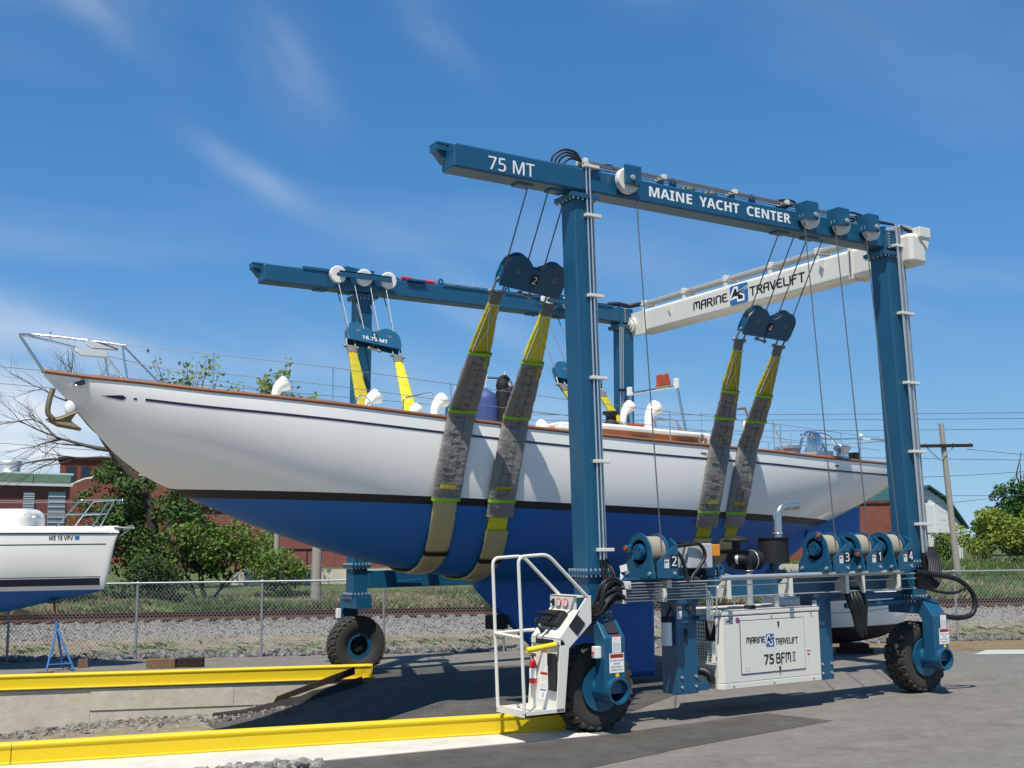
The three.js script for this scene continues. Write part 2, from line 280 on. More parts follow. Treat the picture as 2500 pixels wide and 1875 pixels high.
{ // piers of the slip: wall panels below the far kerb, slab in front of the near kerb
  const w = thing('retaining_wall', 'weathered grey concrete slip wall under the far yellow kerb', 'wall', [B1[0], 0, B1[1]], -Math.atan2(BD[1], BD[0]));
  const pan = (x0, x1, y0, y1, out) => add('panel', bx(x0, x1, y0, y1, -0.62, out, 0.006), M.oldConcrete, w, { muv: 0.35 });
  pan(-16, -6.604, -2.4, -0.02, 0.004); pan(-6.6, -3.304, -0.52, -0.02, 0.022); pan(-3.3, 0.25, -0.52, -0.02, 0.02); pan(-6.6, 0.2, -2.2, -0.526, 0.0);
  for (let i = 0; i < 4; i++) add('form_tie_hole', cyl([-6.2 + i * 1.5, -0.75, -0.02], [-6.2 + i * 1.5, -0.75, -0.0], 0.03, 10), M.black, w);
  const p = extY([[-0.40, -0.12], [-0.22, 0.69], [-5.34, 0.03], [-13, -0.92], [-14, -3.75], [-13, -3.42]], -2.2, 0.014, 0.008);
  tag(add('pier_slab', p, M.concrete, scene, { muv: 0.3 }), 'pale concrete pier slab in front of the near yellow kerb', 'slab');
  const kerb = (name, label, o, ang, len, h, joint) => {
    const t = thing(name, label, 'kerb', [o[0], 0.014, o[1]], ang);
    let x1 = 0;
    for (const L of joint) {
      add('section', [bx(x1 - L + 0.004, x1 - 0.004, 0.02, h, -0.15, 0, 0.015), cyl([x1 - L + 0.004, h - 0.02, -0.02], [x1 - 0.004, h - 0.02, -0.02], 0.045, 10), cyl([x1 - L + 0.004, h - 0.02, -0.13], [x1 - 0.004, h - 0.02, -0.13], 0.045, 10), bx(x1 - L + 0.004, x1 - 0.004, 0.0, 0.035, -0.16, 0.07, 0.012)], M.yellowCurb, t, { muv: 0.7 });
      x1 -= L;
    }
    add('end_plate', [bx(0.0, 0.03, 0.0, h + 0.02, -0.17, 0.03, 0.012)], M.yellowCurb, t);
    return t;
  };
  kerb('yellow_kerb', 'long yellow steel wheel kerb along the bottom left, ending at the control platform', A1, -Math.atan2(AD[1], AD[0]), 16, 0.29, [9.0, 7.5]);
  kerb('yellow_kerb', 'yellow steel wheel kerb above the concrete wall, ending at the far front wheel', B1, -Math.atan2(BD[1], BD[0]), 16, 0.32, [15]);
  const pl = add('timber_plank', ext([[0, 0], [1.95, 0.62], [1.95, 0.80], [0.1, 0.16]], 0.09, 0.01), M.darkTimber, scene, { muv: 1 });
  pl.position.set(B1[0] - BD[0] * 2.35 - 0.12, -0.46, B1[1] - BD[1] * 2.35 + 0.24); pl.rotation.y = -Math.atan2(BD[1], BD[0]); tag(pl, 'dark timber plank leaning on the concrete slip wall', 'plank');
  const lip = grid(44, 8, (u, v) => {   // broken edge of the ramp paving, piled against the wall
    const t = 0.25 + 3.5 * u, wdt = 0.62 * (1 - 0.25 * u), a = v * Math.PI, r = 0.15 * (1 - 0.3 * u) + 0.05 * noise.noise(t * 3, v * 4, 7);
    const df = 0.10 + wdt * v, x = B1[0] - BD[0] * t + -BD[1] * df, z = B1[1] - BD[1] * t + BD[0] * df; return [x, H(x, z) + 0.0 + Math.sin(a) * r, z, x, z];
  });
  tag(add('paving_ridge', lip, std(0x8c8c8c, 0.9, { map: T.tar, bumpMap: T.bumps, bumpScale: 0.02 })), 'black ridge of broken paving along the foot of the slip wall', 'ridge');
}
const stoneGeo = (() => { const g = new THREE.IcosahedronGeometry(1, 0); const p = g.attributes.position; for (let i = 0; i < p.count; i++) { const k = 1 + 0.35 * noise.noise(p.getX(i) * 1.9, p.getY(i) * 1.9, p.getZ(i) * 1.9 + 3); p.setXYZ(i, p.getX(i) * k, p.getY(i) * 0.7 * k, p.getZ(i) * k); } g.computeVertexNormals(); return g; })();
function stones(name, label, n, f, sz, cols) {
  const m = new THREE.InstancedMesh(stoneGeo, M.stone, n), d = new THREE.Object3D(), c = new THREE.Color();
  for (let i = 0; i < n; i++) { const [x, z] = f(); const s = sz(); d.position.set(x, H(x, z) + s * 0.25, z); d.rotation.set(rr(0, 6), rr(0, 6), rr(0, 6)); d.scale.set(s, s * rr(0.6, 1), s * rr(0.7, 1.2)); d.updateMatrix(); m.setMatrixAt(i, d.matrix); const q = cols(); m.setColorAt(i, c.setRGB(q[0], q[1], q[2])); }
  m.name = numbered(name); m.userData.kind = 'stuff'; m.castShadow = m.receiveShadow = true; scene.add(m); tag(m, label, 'stones'); return m;
}
const greyStone = () => { const q = rr(0.30, 0.85); return [q, q * 0.98, q * 0.95]; };
stones('ballast_stones', 'grey crushed stone along the railway track', 16000, () => fenceAt(rr(-24, 44), 4.2 + 2.9 * Math.pow(rnd(), 0.8)), () => rr(0.018, 0.05), greyStone);
stones('fence_foot_stones', 'pale loose stones along the foot of the chain link fence', 2600, () => fenceAt(rr(-14, 32), rr(-0.35, 1) * rr(0.2, 1) + 0.25), () => rr(0.03, 0.12), () => { const q = rr(0.3, 0.75); return [q, q, q * 1.02]; });
stones('yard_grit', 'scattered pale grit on the paving of the slip', 700, () => { const t = rr(-1.2, 4.0), v = Math.pow(rnd(), 0.6); return [A1[0] - AD[0] * t + (B1[0] - A1[0]) * v, A1[1] - AD[1] * t + (B1[1] - A1[1]) * v * 0.98]; }, () => rr(0.008, 0.024), () => { const q = rr(0.3, 0.75); return [q, q, q * 0.97]; });
stones('slip_rubble', 'broken pale rubble along the foot of the concrete slip wall', 1300, () => { const t = rr(1.6, 9.5), df = 0.03 + Math.pow(rnd(), 2) * rr(0.3, 1.6); return [B1[0] - BD[0] * t - BD[1] * df, B1[1] - BD[1] * t + BD[0] * df]; }, () => rr(0.015, 0.085) * rr(0.6, 1.1), () => { const q = rr(0.35, 0.72); return [q, q * 0.96, q * 0.88]; });
stones('pier_rubble', 'loose grey rubble at the edge of the near pier slab', 260, () => { const a = rr(-7.2, -5.25); return [a, 0.10 + (a + 5.3) * 0.12 + rr(0, 0.45)]; }, () => rr(0.03, 0.10), greyStone);
stones('dirt_pebbles', 'pale pebbles scattered over the dirt strip behind the fence', 2600, () => fenceAt(rr(-16, 40), rr(0.7, 4.4)), () => rr(0.012, 0.04), () => { const q = rr(0.35, 0.7); return [q, q * 0.97, q * 0.9]; });

{ // railway
  const t = thing('railway_track', 'rusty railway track on crushed stone behind the fence', 'railway', [P0[0], 0, P0[1]], -Math.atan2(E[1], E[0]));
  // local x along the track, local z toward the yard (= -n)
  const y = landH(8);
  const sg = bx(-0.12, 0.12, -0.14, 0.05, -1.3, 1.3, 0.015);
  for (let i = 0; i < 130; i++) { const m = new THREE.Mesh(sg, M.darkTimber); m.name = 'sleeper'; m.position.set(-28 + i * 0.55 + rr(-0.03, 0.03), y, -7.75 + rr(-0.04, 0.04)); m.castShadow = m.receiveShadow = true; t.add(m); }
  for (const z of [-7.03, -8.47]) add('rail', ext([[-0.07, 0], [0.07, 0], [0.07, 0.02], [0.012, 0.045], [0.012, 0.13], [0.036, 0.145], [0.036, 0.175], [-0.036, 0.175], [-0.036, 0.145], [-0.012, 0.13], [-0.012, 0.045], [-0.07, 0.02]], 120).rotateY(Math.PI / 2).translate(-55, y + 0.052, z), M.rust, t);
}
{ // chain link fence
  const t = thing('chain_link_fence', 'galvanised chain link fence with round posts in front of the railway', 'fence', [P0[0], 0, P0[1]], -Math.atan2(E[1], E[0]));
  const h = 2.22, x0 = -25.6, x1 = 62;
  for (let k = -7; k <= 17; k++) add('post', [cyl([k * 3.65, -0.05, 0], [k * 3.65, h + 0.03, 0], 0.038, 10), cyl([k * 3.65, h + 0.0, 0], [k * 3.65, h + 0.06, 0], 0.05, 10, 0.02)], M.galv, t);
  add('top_rail', cyl([x0, h, 0.03], [x1, h, 0.03], 0.028, 8), M.galv, t);
  const pit = 0.115, lo = 0.06, hi = h + 0.04, wires = [];
  const seg = (xa, ya, xb, yb) => { if (xa < x0) { ya += (yb - ya) * (x0 - xa) / (xb - xa); xa = x0; } if (xb > x1) { yb = ya + (yb - ya) * (x1 - xa) / (xb - xa); xb = x1; } if (xb - xa > 0.05) wires.push(cyl([xa, ya, -0.02], [xb, yb, -0.02], 0.0052, 3, 0.0052, true)); };
  const run = (hi - lo) * 0.80;
  for (let x = x0 - run; x < x1; x += pit) { seg(x, lo, x + run, hi); seg(x, hi, x + run, lo); }
  const ms = add('wire_mesh', wires, M.galv, t); ms.userData.kind = 'stuff';
}
// ---------------------------------------------------------------- plants
function leafSet(n, f, size, sm2 = 0.5) {   // n leaf quads at f() -> [x,y,z]
  const pos = [], nor = [], uv = [], idx = [], q = new THREE.Quaternion(), e = new THREE.Euler(), a = V(0, 0, 0), nn = V(0, 0, 0);
  let k = 0;
  for (let i = 0; i < n; i++) {
    const c = f(); if (!c) continue;
    const s = size * rr(sm2, 1.3); e.set(rr(-1.1, 1.1), rr(0, 6.3), rr(-1.1, 1.1)); q.setFromEuler(e); nn.set(0, 1, 0).applyQuaternion(q);
    for (const [x, z] of [[-0.5, 0], [0, -0.32], [0.6, 0], [0, 0.32]]) { a.set(x * s, (Math.abs(x) - 0.2) * -0.12 * s, z * s).applyQuaternion(q); pos.push(c[0] + a.x, c[1] + a.y, c[2] + a.z); uv.push(0, 0); }
    idx.push(k, k + 1, k + 2, k, k + 2, k + 3); k += 4;
  }
  const g = new THREE.BufferGeometry(); g.setAttribute('position', new THREE.Float32BufferAttribute(pos, 3)); g.setAttribute('uv', new THREE.Float32BufferAttribute(uv, 2)); g.setIndex(idx); g.computeVertexNormals(); return g;
}
const GREEN = { spring: leafMat(0x66822e), mid: leafMat(0x4b6a28), dark: leafMat(0x3a5722), pale: leafMat(0x869a4a), yellowish: leafMat(0x8b9a36), maple: leafMat(0x3f6a2a), tan: leafMat(0xa99a68, 0.2) };
// limbs: recursive; collects tube geometries and tip points
function limb(out, tips, p, dir, len, r, depth, opt) {
  const pts = [p.clone()], d = dir.clone(); let q = p.clone(); const n = 4;
  for (let i = 0; i < n; i++) { d.x += rr(-1, 1) * opt.wob; d.y += rr(-1, 1) * opt.wob + opt.up; d.z += rr(-1, 1) * opt.wob; d.normalize(); q = q.clone().addScaledVector(d, len / n); pts.push(q); }
  const cv = new THREE.CatmullRomCurve3(pts), seg = depth >= 2 ? 6 : depth === 1 ? 4 : 3, g = new THREE.TubeGeometry(cv, n * 2, r, seg, false);
  const ps = g.attributes.position, rows = n * 2 + 1, c = V(0, 0, 0);   // taper
  for (let i = 0; i < rows; i++) { cv.getPointAt(i / (rows - 1), c); const k = 1 - 0.55 * i / (rows - 1); for (let j = 0; j <= seg; j++) { const w = i * (seg + 1) + j; ps.setXYZ(w, c.x + (ps.getX(w) - c.x) * k, c.y + (ps.getY(w) - c.y) * k, c.z + (ps.getZ(w) - c.z) * k); } }
  out.push(g);
  if (depth <= 0) { tips.push(q); tips.push(pts[2]); tips.push(pts[3]); return; }
  const kids = opt.kids[depth] ?? 3;
  for (let i = 0; i < kids; i++) {
    const t = i === 0 ? 1 : rr(0.35, 1), bp = cv.getPointAt(t), nd = d.clone().add(V(rr(-1, 1), rr(-0.5, 0.8), rr(-1, 1)).multiplyScalar(opt.spread)).normalize();
    limb(out, tips, bp, nd, len * rr(0.55, 0.8), Math.max(0.006, r * (i === 0 ? 0.5 : 0.38)), depth - 1, opt);
  }
}
function clump(c, rx, ry, rz, hole = 0.5) { // point in an uneven cluster of lumps
  for (let k = 0; k < 30; k++) {
    const x = rr(-1, 1), y = rr(-1, 1), z = rr(-1, 1), r = Math.hypot(x, y, z); if (r > 1) continue;
    const wx = c[0] + x * rx, wy = c[1] + y * ry, wz = c[2] + z * rz, n = fbm(wx * 0.55, wy * 0.7, wz * 0.55, 3);
    if (r > 0.75 + n * 0.9) continue; if (n < -hole * 0.28 + 0.0 && rnd() < 0.85) continue; return [wx, wy, wz];
  }
  return null;
}
function plant(name, label, category, lat, d, build, group) {
  const [x, , z] = place(lat, d); const t = thing(name, label, category, [x, H(x, z) - 0.05, z], YAW, group); build(t); return t;
}
// big leaning tree behind the bow: half bare limbs, leafy below
plant('leaning_tree', 'leaning half bare tree with dark trunk under the white bow', 'tree', -16.4, 51, t => {
  const out = [], tips = [], op = { wob: 0.18, up: 0.02, spread: 0.85, kids: { 3: 5, 2: 5, 1: 5 } };
  const tr = [[0.2, 0, 0], [0.15, 1.6, 0], [0.1, 3.4, 0.1], [-0.3, 5.0, 0.2], [-1.3, 6.2, 0.1], [-2.1, 7.2, 0], [-2.6, 7.9, 0]];
  const cv = new THREE.CatmullRomCurve3(tr.map(p => V(...p))), g = new THREE.TubeGeometry(cv, 30, 0.34, 10, false), ps = g.attributes.position, c = V(0, 0, 0);
  for (let i = 0; i <= 30; i++) { cv.getPointAt(i / 30, c); const k = 1 - 0.6 * i / 30 + 0.06 * noise.noise(i * 0.7, 1, 2); for (let j = 0; j <= 10; j++) { const w = i * 11 + j; ps.setXYZ(w, c.x + (ps.getX(w) - c.x) * k, c.y + (ps.getY(w) - c.y) * k, c.z + (ps.getZ(w) - c.z) * k); } }
  add('trunk', g, M.bark, t, { muv: 1 });
  limb(out, tips, V(-2.0, 7.0, 0), V(-0.95, 0.16, 0.05), 2.7, 0.12, 3, { wob: 0.16, up: -0.01, spread: 0.75, kids: { 3: 5, 2: 5, 1: 5 } });
  limb(out, tips, V(-2.6, 7.8, 0), V(-0.75, 0.62, 0), 2.2, 0.10, 3, op);
  limb(out, tips, V(-1.7, 6.6, 0), V(-0.9, -0.02, 0.2), 2.6, 0.08, 2, { wob: 0.14, up: -0.02, spread: 0.75, kids: { 2: 6, 1: 5 } });
  add('bare_limbs', out, M.twig, t);
  const o2 = [], tp2 = [], ol = { wob: 0.18, up: 0.03, spread: 0.9, kids: { 2: 4, 1: 3 } };
  for (const [x, y, dx, dy] of [[-0.2, 4.6, -0.8, 0.5], [0.1, 3.6, 0.9, 0.4], [0.1, 2.6, -0.9, 0.3], [-0.6, 5.4, 0.7, 0.7], [0.1, 2.2, 0.9, 0.2]]) limb(o2, tp2, V(x, y, 0), V(dx, dy, rr(-0.5, 0.5)), 2.0, 0.10, 2, ol);
  add('leafy_limbs', o2, M.bark, t);
  const lf = [leafSet(1500, () => { const q = tp2[Math.floor(rnd() * tp2.length)]; return [q.x + rr(-0.5, 0.5), q.y + rr(-0.4, 0.4), q.z + rr(-0.5, 0.5)]; }, 0.20)];
  for (const [x, y, rx, ry, n] of [[-1.9, 4.4, 1.8, 1.3, 2200], [1.1, 4.1, 1.8, 1.2, 1800], [-0.6, 2.7, 2.6, 1.7, 3600], [2.6, 2.4, 1.9, 1.5, 2200], [-2.0, 5.9, 1.0, 0.6, 600], [-2.9, 2.6, 1.7, 1.7, 2200], [-1.0, 5.4, 1.2, 0.7, 700]]) lf.push(leafSet(n, () => clump([x, y, 0], rx, ry, 1.6, 0.9), 0.19));
  add('crown', lf, GREEN.mid, t);
});
plant('budding_tree', 'thin budding tree showing above the deck near the bow rail', 'tree', -17.5, 57, t => {
  const out = [], tips = [], op = { wob: 0.13, up: 0.06, spread: 0.55, kids: { 3: 4, 2: 4, 1: 3 } };
  limb(out, tips, V(0, 0, 0), V(0.02, 1, 0), 5.8, 0.24, 1, { wob: 0.03, up: 0.1, spread: 0.2, kids: { 1: 1 } });
  for (let i = 0; i < 9; i++) limb(out, tips, V(0.1, 5.2 + i * 0.2, 0), V(rr(-0.7, 1.1), 1, rr(-0.6, 0.6)), 2.7, 0.085, 2, op);
  add('trunk', out, M.twig, t);
  add('crown', leafSet(900, () => { const q = tips[Math.floor(rnd() * tips.length)]; return q.y > 8.2 ? [q.x + rr(-0.3, 0.3), q.y + rr(-0.25, 0.25), q.z + rr(-0.3, 0.3)] : null; }, 0.24), GREEN.pale, t);
});
plant('budding_tree', 'small leafy treetop peeping over the foredeck beside the far front column', 'tree', -12.6, 58, t => {
  const out = [], tips = [];
  limb(out, tips, V(0, 0, 0), V(0, 1, 0), 6.4, 0.2, 1, { wob: 0.03, up: 0.1, spread: 0.2, kids: { 1: 1 } });
  for (let i = 0; i < 8; i++) limb(out, tips, V(0.1, 5.9 + i * 0.2, 0), V(rr(-1, 1), 1, rr(-0.6, 0.6)), 2.0, 0.07, 2, { wob: 0.13, up: 0.05, spread: 0.6, kids: { 2: 4, 1: 3 } });
  add('trunk', out, M.twig, t);
  add('crown', leafSet(1700, () => { const q = tips[Math.floor(rnd() * tips.length)]; return [q.x + rr(-0.3, 0.3), q.y + rr(-0.25, 0.25), q.z + rr(-0.3, 0.3)]; }, 0.22), GREEN.pale, t);
});
plant('young_tree', 'bright green young tree with crooked grey trunk under the blue hull', 'tree', -13.6, 50, t => {
  const out = [], tips = [], op = { wob: 0.2, up: 0.04, spread: 0.95, kids: { 2: 5, 1: 4 } };
  for (const [x, dx, l, r] of [[0, 0.1, 2.0, 0.13], [0.15, 0.7, 1.9, 0.09], [-0.1, -0.6, 1.7, 0.08]]) limb(out, tips, V(x, 0, 0), V(dx, 1, rr(-0.2, 0.2)), l, r, 2, op);
  add('trunk', out, M.bark, t);
  add('crown', [leafSet(1500, () => { const q = tips[Math.floor(rnd() * tips.length)]; return [q.x + rr(-0.45, 0.45), q.y + rr(-0.35, 0.35), q.z + rr(-0.4, 0.4)]; }, 0.19), leafSet(1500, () => clump([0.4, 3.0, 0], 2.1, 1.0, 1.3, 0.9), 0.18), leafSet(900, () => clump([2.3, 2.4, 0], 1.3, 1.0, 1.2, 0.9), 0.18)], GREEN.spring, t);
});
plant('shrub', 'dense dark green shrub behind the fence beside the small sailboat bow', 'shrub', -19.3, 47, t => { add('foliage', [leafSet(3200, () => clump([0, 1.5, 0], 2.4, 1.5, 1.3, 0.8), 0.17), leafSet(900, () => clump([-1.3, 2.4, 0], 1.1, 0.9, 1, 0.8), 0.17)], GREEN.mid, t); add('stem', [0, 1, 2, 3, 4].map(i => cyl([rr(-0.5, 0.5), 0, 0], [rr(-1.6, 1.6), 1.8, rr(-0.4, 0.4)], 0.03, 5, 0.012)), M.twig, t); });
plant('shrub', 'dark tangled thicket at the foot of the leaning tree', 'shrub', -15.5, 48, t => { add('foliage', leafSet(2600, () => clump([0, 1.2, 0], 2.0, 1.3, 1.1, 1.0), 0.15), GREEN.dark, t); add('stem', Array.from({ length: 16 }, () => cyl([rr(-1, 1), 0, rr(-0.4, 0.4)], [rr(-2, 2), rr(1.2, 2.4), rr(-0.5, 0.5)], 0.025, 5, 0.008)), M.twig, t); });
plant('shrub', 'yellow green spindly shrub at the pole left of the far front column', 'shrub', -10.3, 49, t => { add('foliage', leafSet(1500, () => clump([0, 1.5, 0], 1.9, 1.3, 1, 1.1), 0.17), GREEN.spring, t); add('stem', Array.from({ length: 9 }, () => cyl([rr(-0.5, 0.5), 0, 0], [rr(-1.6, 1.6), rr(1.6, 2.6), rr(-0.5, 0.5)], 0.03, 5, 0.01)), M.twig, t); });
plant('maple_tree', 'full dark green maple at the right edge behind the barn', 'tree', 43.2, 94, t => {
  const out = [], tips = []; limb(out, tips, V(0, 0, 0), V(0, 1, 0), 4, 0.3, 2, { wob: 0.08, up: 0.1, spread: 0.8, kids: { 2: 5, 1: 3 } }); add('trunk', out, M.bark, t);
  const lf = []; for (const [x, y, rx, ry, n] of [[-0.8, 4.6, 2.9, 1.8, 2600], [1.6, 5.8, 3.0, 1.9, 2800], [0.6, 3.0, 4.0, 1.9, 3200], [-2.6, 3.2, 2.0, 1.4, 1400], [3.6, 4.0, 2.6, 2.6, 2400], [-3.6, 2.4, 1.6, 1.2, 900]]) lf.push(leafSet(n, () => clump([x, y, 0], rx, ry, 2.0, 0.8), 0.32));
  add('crown', lf, GREEN.maple, t);
});
plant('shrub', 'wide yellow green bush right of the utility pole', 'shrub', 31.2, 71, t => { add('foliage', [leafSet(7600, () => clump([0, 2.2, 0], 4.2, 1.8, 2, 0.5), 0.21), leafSet(2600, () => clump([2.6, 2.7, 0], 3.0, 2.0, 1.6, 0.5), 0.21)], GREEN.yellowish, t); add('stem', Array.from({ length: 40 }, () => { const x = rr(-3.4, 3.4); return cyl([x, 0, rr(0, 1.5)], [x + rr(-0.6, 0.6), rr(0.9, 1.8), rr(0, 1.6)], 0.025, 4, 0.01); }), std(0x8d8062, 0.95), t); });
plant('shrub', 'low green ivy bush against the white barn wall', 'shrub', 27.6, 74, t => { add('foliage', [leafSet(1300, () => clump([0.6, 1.2, 0], 1.1, 1.3, 0.6, 1.1), 0.19), leafSet(700, () => clump([-1.6, 1.2, -1.5], 1.4, 0.9, 0.4, 1.4), 0.18)], GREEN.spring, t); add('stem', Array.from({ length: 8 }, () => cyl([rr(-1, 1), 0, 0], [rr(-1.4, 1.4), 1.6, 0], 0.02, 4, 0.008)), M.twig, t); });
function grassStuff(name, label, n, f, hgt, cols) {   // tufts of blades
  const pos = [], idx = []; let k = 0;
  for (let b = 0; b < 7; b++) { const a = rr(0, 6.3), l = rr(0.15, 0.5), x = rr(-0.12, 0.12), z = rr(-0.12, 0.12), w = 0.012, h = rr(0.6, 1); const c = Math.cos(a), s = Math.sin(a); pos.push(x - s * w, 0, z + c * w, x + s * w, 0, z - c * w, x + c * l * 0.3 + s * w, h * 0.6, z + s * l * 0.3 - c * w, x + c * l, h, z + s * l); idx.push(k, k + 1, k + 2, k, k + 2, k + 3); k += 4; }
  const g = new THREE.BufferGeometry(); g.setAttribute('position', new THREE.Float32BufferAttribute(pos, 3)); g.setIndex(idx); g.computeVertexNormals();
  const m = new THREE.InstancedMesh(g, std(0xffffff, 0.95), n), d = new THREE.Object3D(), c = new THREE.Color();
  for (let i = 0; i < n; i++) { const [x, z] = f(); d.position.set(x, H(x, z) - 0.02, z); d.rotation.set(0, rr(0, 6.3), 0); const h = hgt(x, z); d.scale.set(rr(0.8, 1.4), h, rr(0.8, 1.4)); d.updateMatrix(); m.setMatrixAt(i, d.matrix); c.setRGB(...cols(x, z)); m.setColorAt(i, c); }
  m.name = numbered(name); m.userData.kind = 'stuff'; m.castShadow = m.receiveShadow = true; scene.add(m); tag(m, label, 'grass');
}
const greenBlade = () => { const q = rr(0.6, 1.3); return [0.10 * q, 0.17 * q, 0.04 * q]; }, tanBlade = () => { const q = rr(0.7, 1.3); return [0.38 * q, 0.31 * q, 0.17 * q]; };
grassStuff('tall_grass', 'green and straw coloured tall grass behind the railway', 20000, () => fenceAt(rr(-22, 46), 10.9 + 5.5 * Math.pow(rnd(), 1.4)), (x, z) => 0.45 + 0.65 * clamp(0.5 + fbm(x * 0.3, z * 0.3, 5, 3) * 1.6), (x, z) => fbm(x * 0.25, z * 0.25, 9, 3) + rr(-0.25, 0.25) > 0.1 ? tanBlade() : greenBlade());
grassStuff('bank_grass', 'green grass on the bank at the right below the bushes', 9000, () => fenceAt(rr(20, 62), rr(13, 34)), () => rr(0.4, 0.9), () => rnd() < 0.12 ? tanBlade() : greenBlade());
grassStuff('weeds', 'low green weeds along the dirt behind the fence', 420, () => { const s = rr(-18, 40); return fenceAt(s, 1.2 + 2.6 * rnd() + rr(-0.6, 0.6) * clamp(0.5 + noise.noise(s * 0.4, 3, 1))); }, () => rr(0.06, 0.16), greenBlade);
// ---------------------------------------------------------------- far buildings
function wallWindow(parent, x, y, w, h, z, mat = M.whiteWall) { const f = add('window', [bx(x - w / 2 - 0.08, x + w / 2 + 0.08, y - h / 2 - 0.08, y + h / 2 + 0.08, z, z + 0.06)], mat, parent); add('pane', bx(x - w / 2, x + w / 2, y - h / 2, y + h / 2, z + 0.05, z + 0.075), M.glass, f); return f; }
{ // red painted factory wall on the left, receding to the left
  const [x, , z] = place(-34.8, 88), t = thing('factory_building', 'low red painted factory with pale green roof band at the left', 'building', [x, 1.2, z], YAW + 0.715);
  add('wall', bx(-40, 0, -1, 6.9, -10, 0), M.redPaint, t);
  for (let i = 0; i < 14; i++) add('roof_band', bx(-40 + i * 2.86, -40 + i * 2.86 + 2.8, 7.0, 7.75, -0.4, 0.22, 0.03), M.greenTrim, t);
  add('roof', [bx(-40, 0.2, 7.7, 7.85, -10, 0.1), bx(-40, 0.1, 6.82, 7.0, -0.2, 0.3)], M.whiteWall, t);
  for (const [a, b, w, h] of [[-3.1, 5.7, 0.8, 1.3], [-1.0, 5.0, 1.3, 2.8]]) { const v = add('louvre', bx(a - w / 2, a + w / 2, b - h / 2, b + h / 2, 0, 0.08), M.galv, t); add('slat', Array.from({ length: 7 }, (_, i) => bx(a - w / 2, a + w / 2, b - h / 2 + i * h / 7, b - h / 2 + i * h / 7 + 0.06, 0.081, 0.13)), M.whiteWall, v); }
  for (const a of [-9, -6.2]) add('downpipe', cyl([a, 0.5, 0.1], [a, 6.6, 0.1], 0.09, 8), M.darkTimber, t);
  wallWindow(t, -2.6, 2.6, 3.6, 1.4, 0);
}
{ const [x, , z] = place(-41, 91), t = thing('roof_ventilator', 'shiny metal ventilator on the factory roof left of the brick tower', 'ventilator', [x, 8.95, z]); add('drum', lathe([[0.9, 0], [1.2, 0.05], [1.3, 0.35], [0.8, 0.5], [0.9, 1.2], [0.95, 1.35], [0.1, 1.45]], 20), M.zinc, t); }
{
  const [x, , z] = place(-39.4, 106), t = thing('brick_tower', 'flat topped brick tower block behind the leaning tree', 'building', [x, 1, z], YAW + 0.35);
  add('wall', bx(-3.3, 5.5, -1, 10.4, -6, 0), M.brick, t, { muv: 0.2 }); add('parapet', bx(-3.5, 5.7, 10.4, 10.75, -6.2, 0.2), M.darkTimber, t);
  for (const a of [-2.3, -1.0, 2.2]) wallWindow(t, a, 8.9, 0.8, 1.9, 0, M.brickDark);
  add('side_wall', bx(5.5, 13, -1, 9.6, -6, -0.4), M.brick, t, { muv: 0.2 }); add('parapet', bx(5.7, 13.1, 9.6, 9.85, -6.1, -0.2), M.darkTimber, t);
}
{
  const [x, , z] = place(-32.0, 97), t = thing('brick_hall', 'orange brick gabled hall behind the trees under the bow', 'building', [x, 1, z], YAW + 0.1);
  const pts = [[-7, -1], [13, -1], [13, 4.2], [9, 5.0], [5, 6.8], [1.5, 8.2], [-2, 8.6], [-5, 8.1], [-7, 7.2]];
  add('wall', ext(pts, 8).translate(0, 0, -8), M.brick, t, { muv: 0.2 });
  const cop = []; for (let i = 2; i < 8; i++) cop.push(cyl([pts[i][0], pts[i][1], -0.1], [pts[i + 1][0], pts[i + 1][1], -0.1], 0.14, 6)); add('coping', cop, M.oldConcrete, t);
  add('annex_roof', bx(4.6, 12, 4.6, 4.95, 0, 2.2), M.whiteWall, t); add('gable_roof', ext([[9.4, 4.9], [12.6, 6.1], [12.6, 5.7], [9.6, 4.5]], 3).translate(0, 0, -0.5), M.greenTrim, t); wallWindow(t, 6.6, 2.6, 0.9, 1.5, 0);
}
{
  const [x, , z] = place(-13, 82), t = thing('red_shed', 'long dark red metal shed behind the far front column', 'building', [x, 1.1, z], YAW);
  add('wall', bx(-12, 16, 0.4, 5, -8, 0), M.redPaint, t);
  for (let i = 0; i < 28; i++) add('siding_sheet', bx(-12 + i, -11.02 + i, 0.45, 4.95, 0.0, 0.03), M.redPaint, t);
  add('base_wall', bx(-12, 16, -1, 0.38, -8, 0.12), std(0xb59a6c, 0.9), t); add('roof', ext([[-12.3, 5], [16.3, 5], [16.3, 5.2], [-12.3, 5.2]], 8.6).translate(0, 0, -8.3), M.darkTimber, t);
  add('conduit', [cyl([-12, 1.9, 0.08], [16, 1.9, 0.08], 0.04, 6), cyl([-2, 0.5, 0.08], [-2, 1.9, 0.08], 0.04, 6), cyl([5, 0.5, 0.08], [5, 1.9, 0.08], 0.04, 6)], M.black, t);
  const [a, , b] = place(-12.5, 62); const w = thing('low_wall', 'low grey concrete wall behind the tall grass', 'wall', [a, 1.0, b], YAW); add('wall_block', bx(-3, 34, 0.15, 0.95, -0.3, 0), M.oldConcrete, w, { muv: 0.2 });
}
{
  const [x, , z] = place(25.6, 86), t = thing('brick_warehouse', 'red brick warehouse seen under the stern beside the rear column', 'building', [x, 1, z], YAW);
  add('wall', bx(-9, 5.9, 0.55, 4.95, -12, 0), M.brick, t, { muv: 0.25 }); add('foundation', bx(-9, 6, -1, 0.52, -12, 0.1), M.oldConcrete, t, { muv: 0.2 }); add('parapet', bx(-9.1, 6.05, 4.95, 5.15, -12, 0.1), M.brickDark, t, { muv: 0.25 });
}
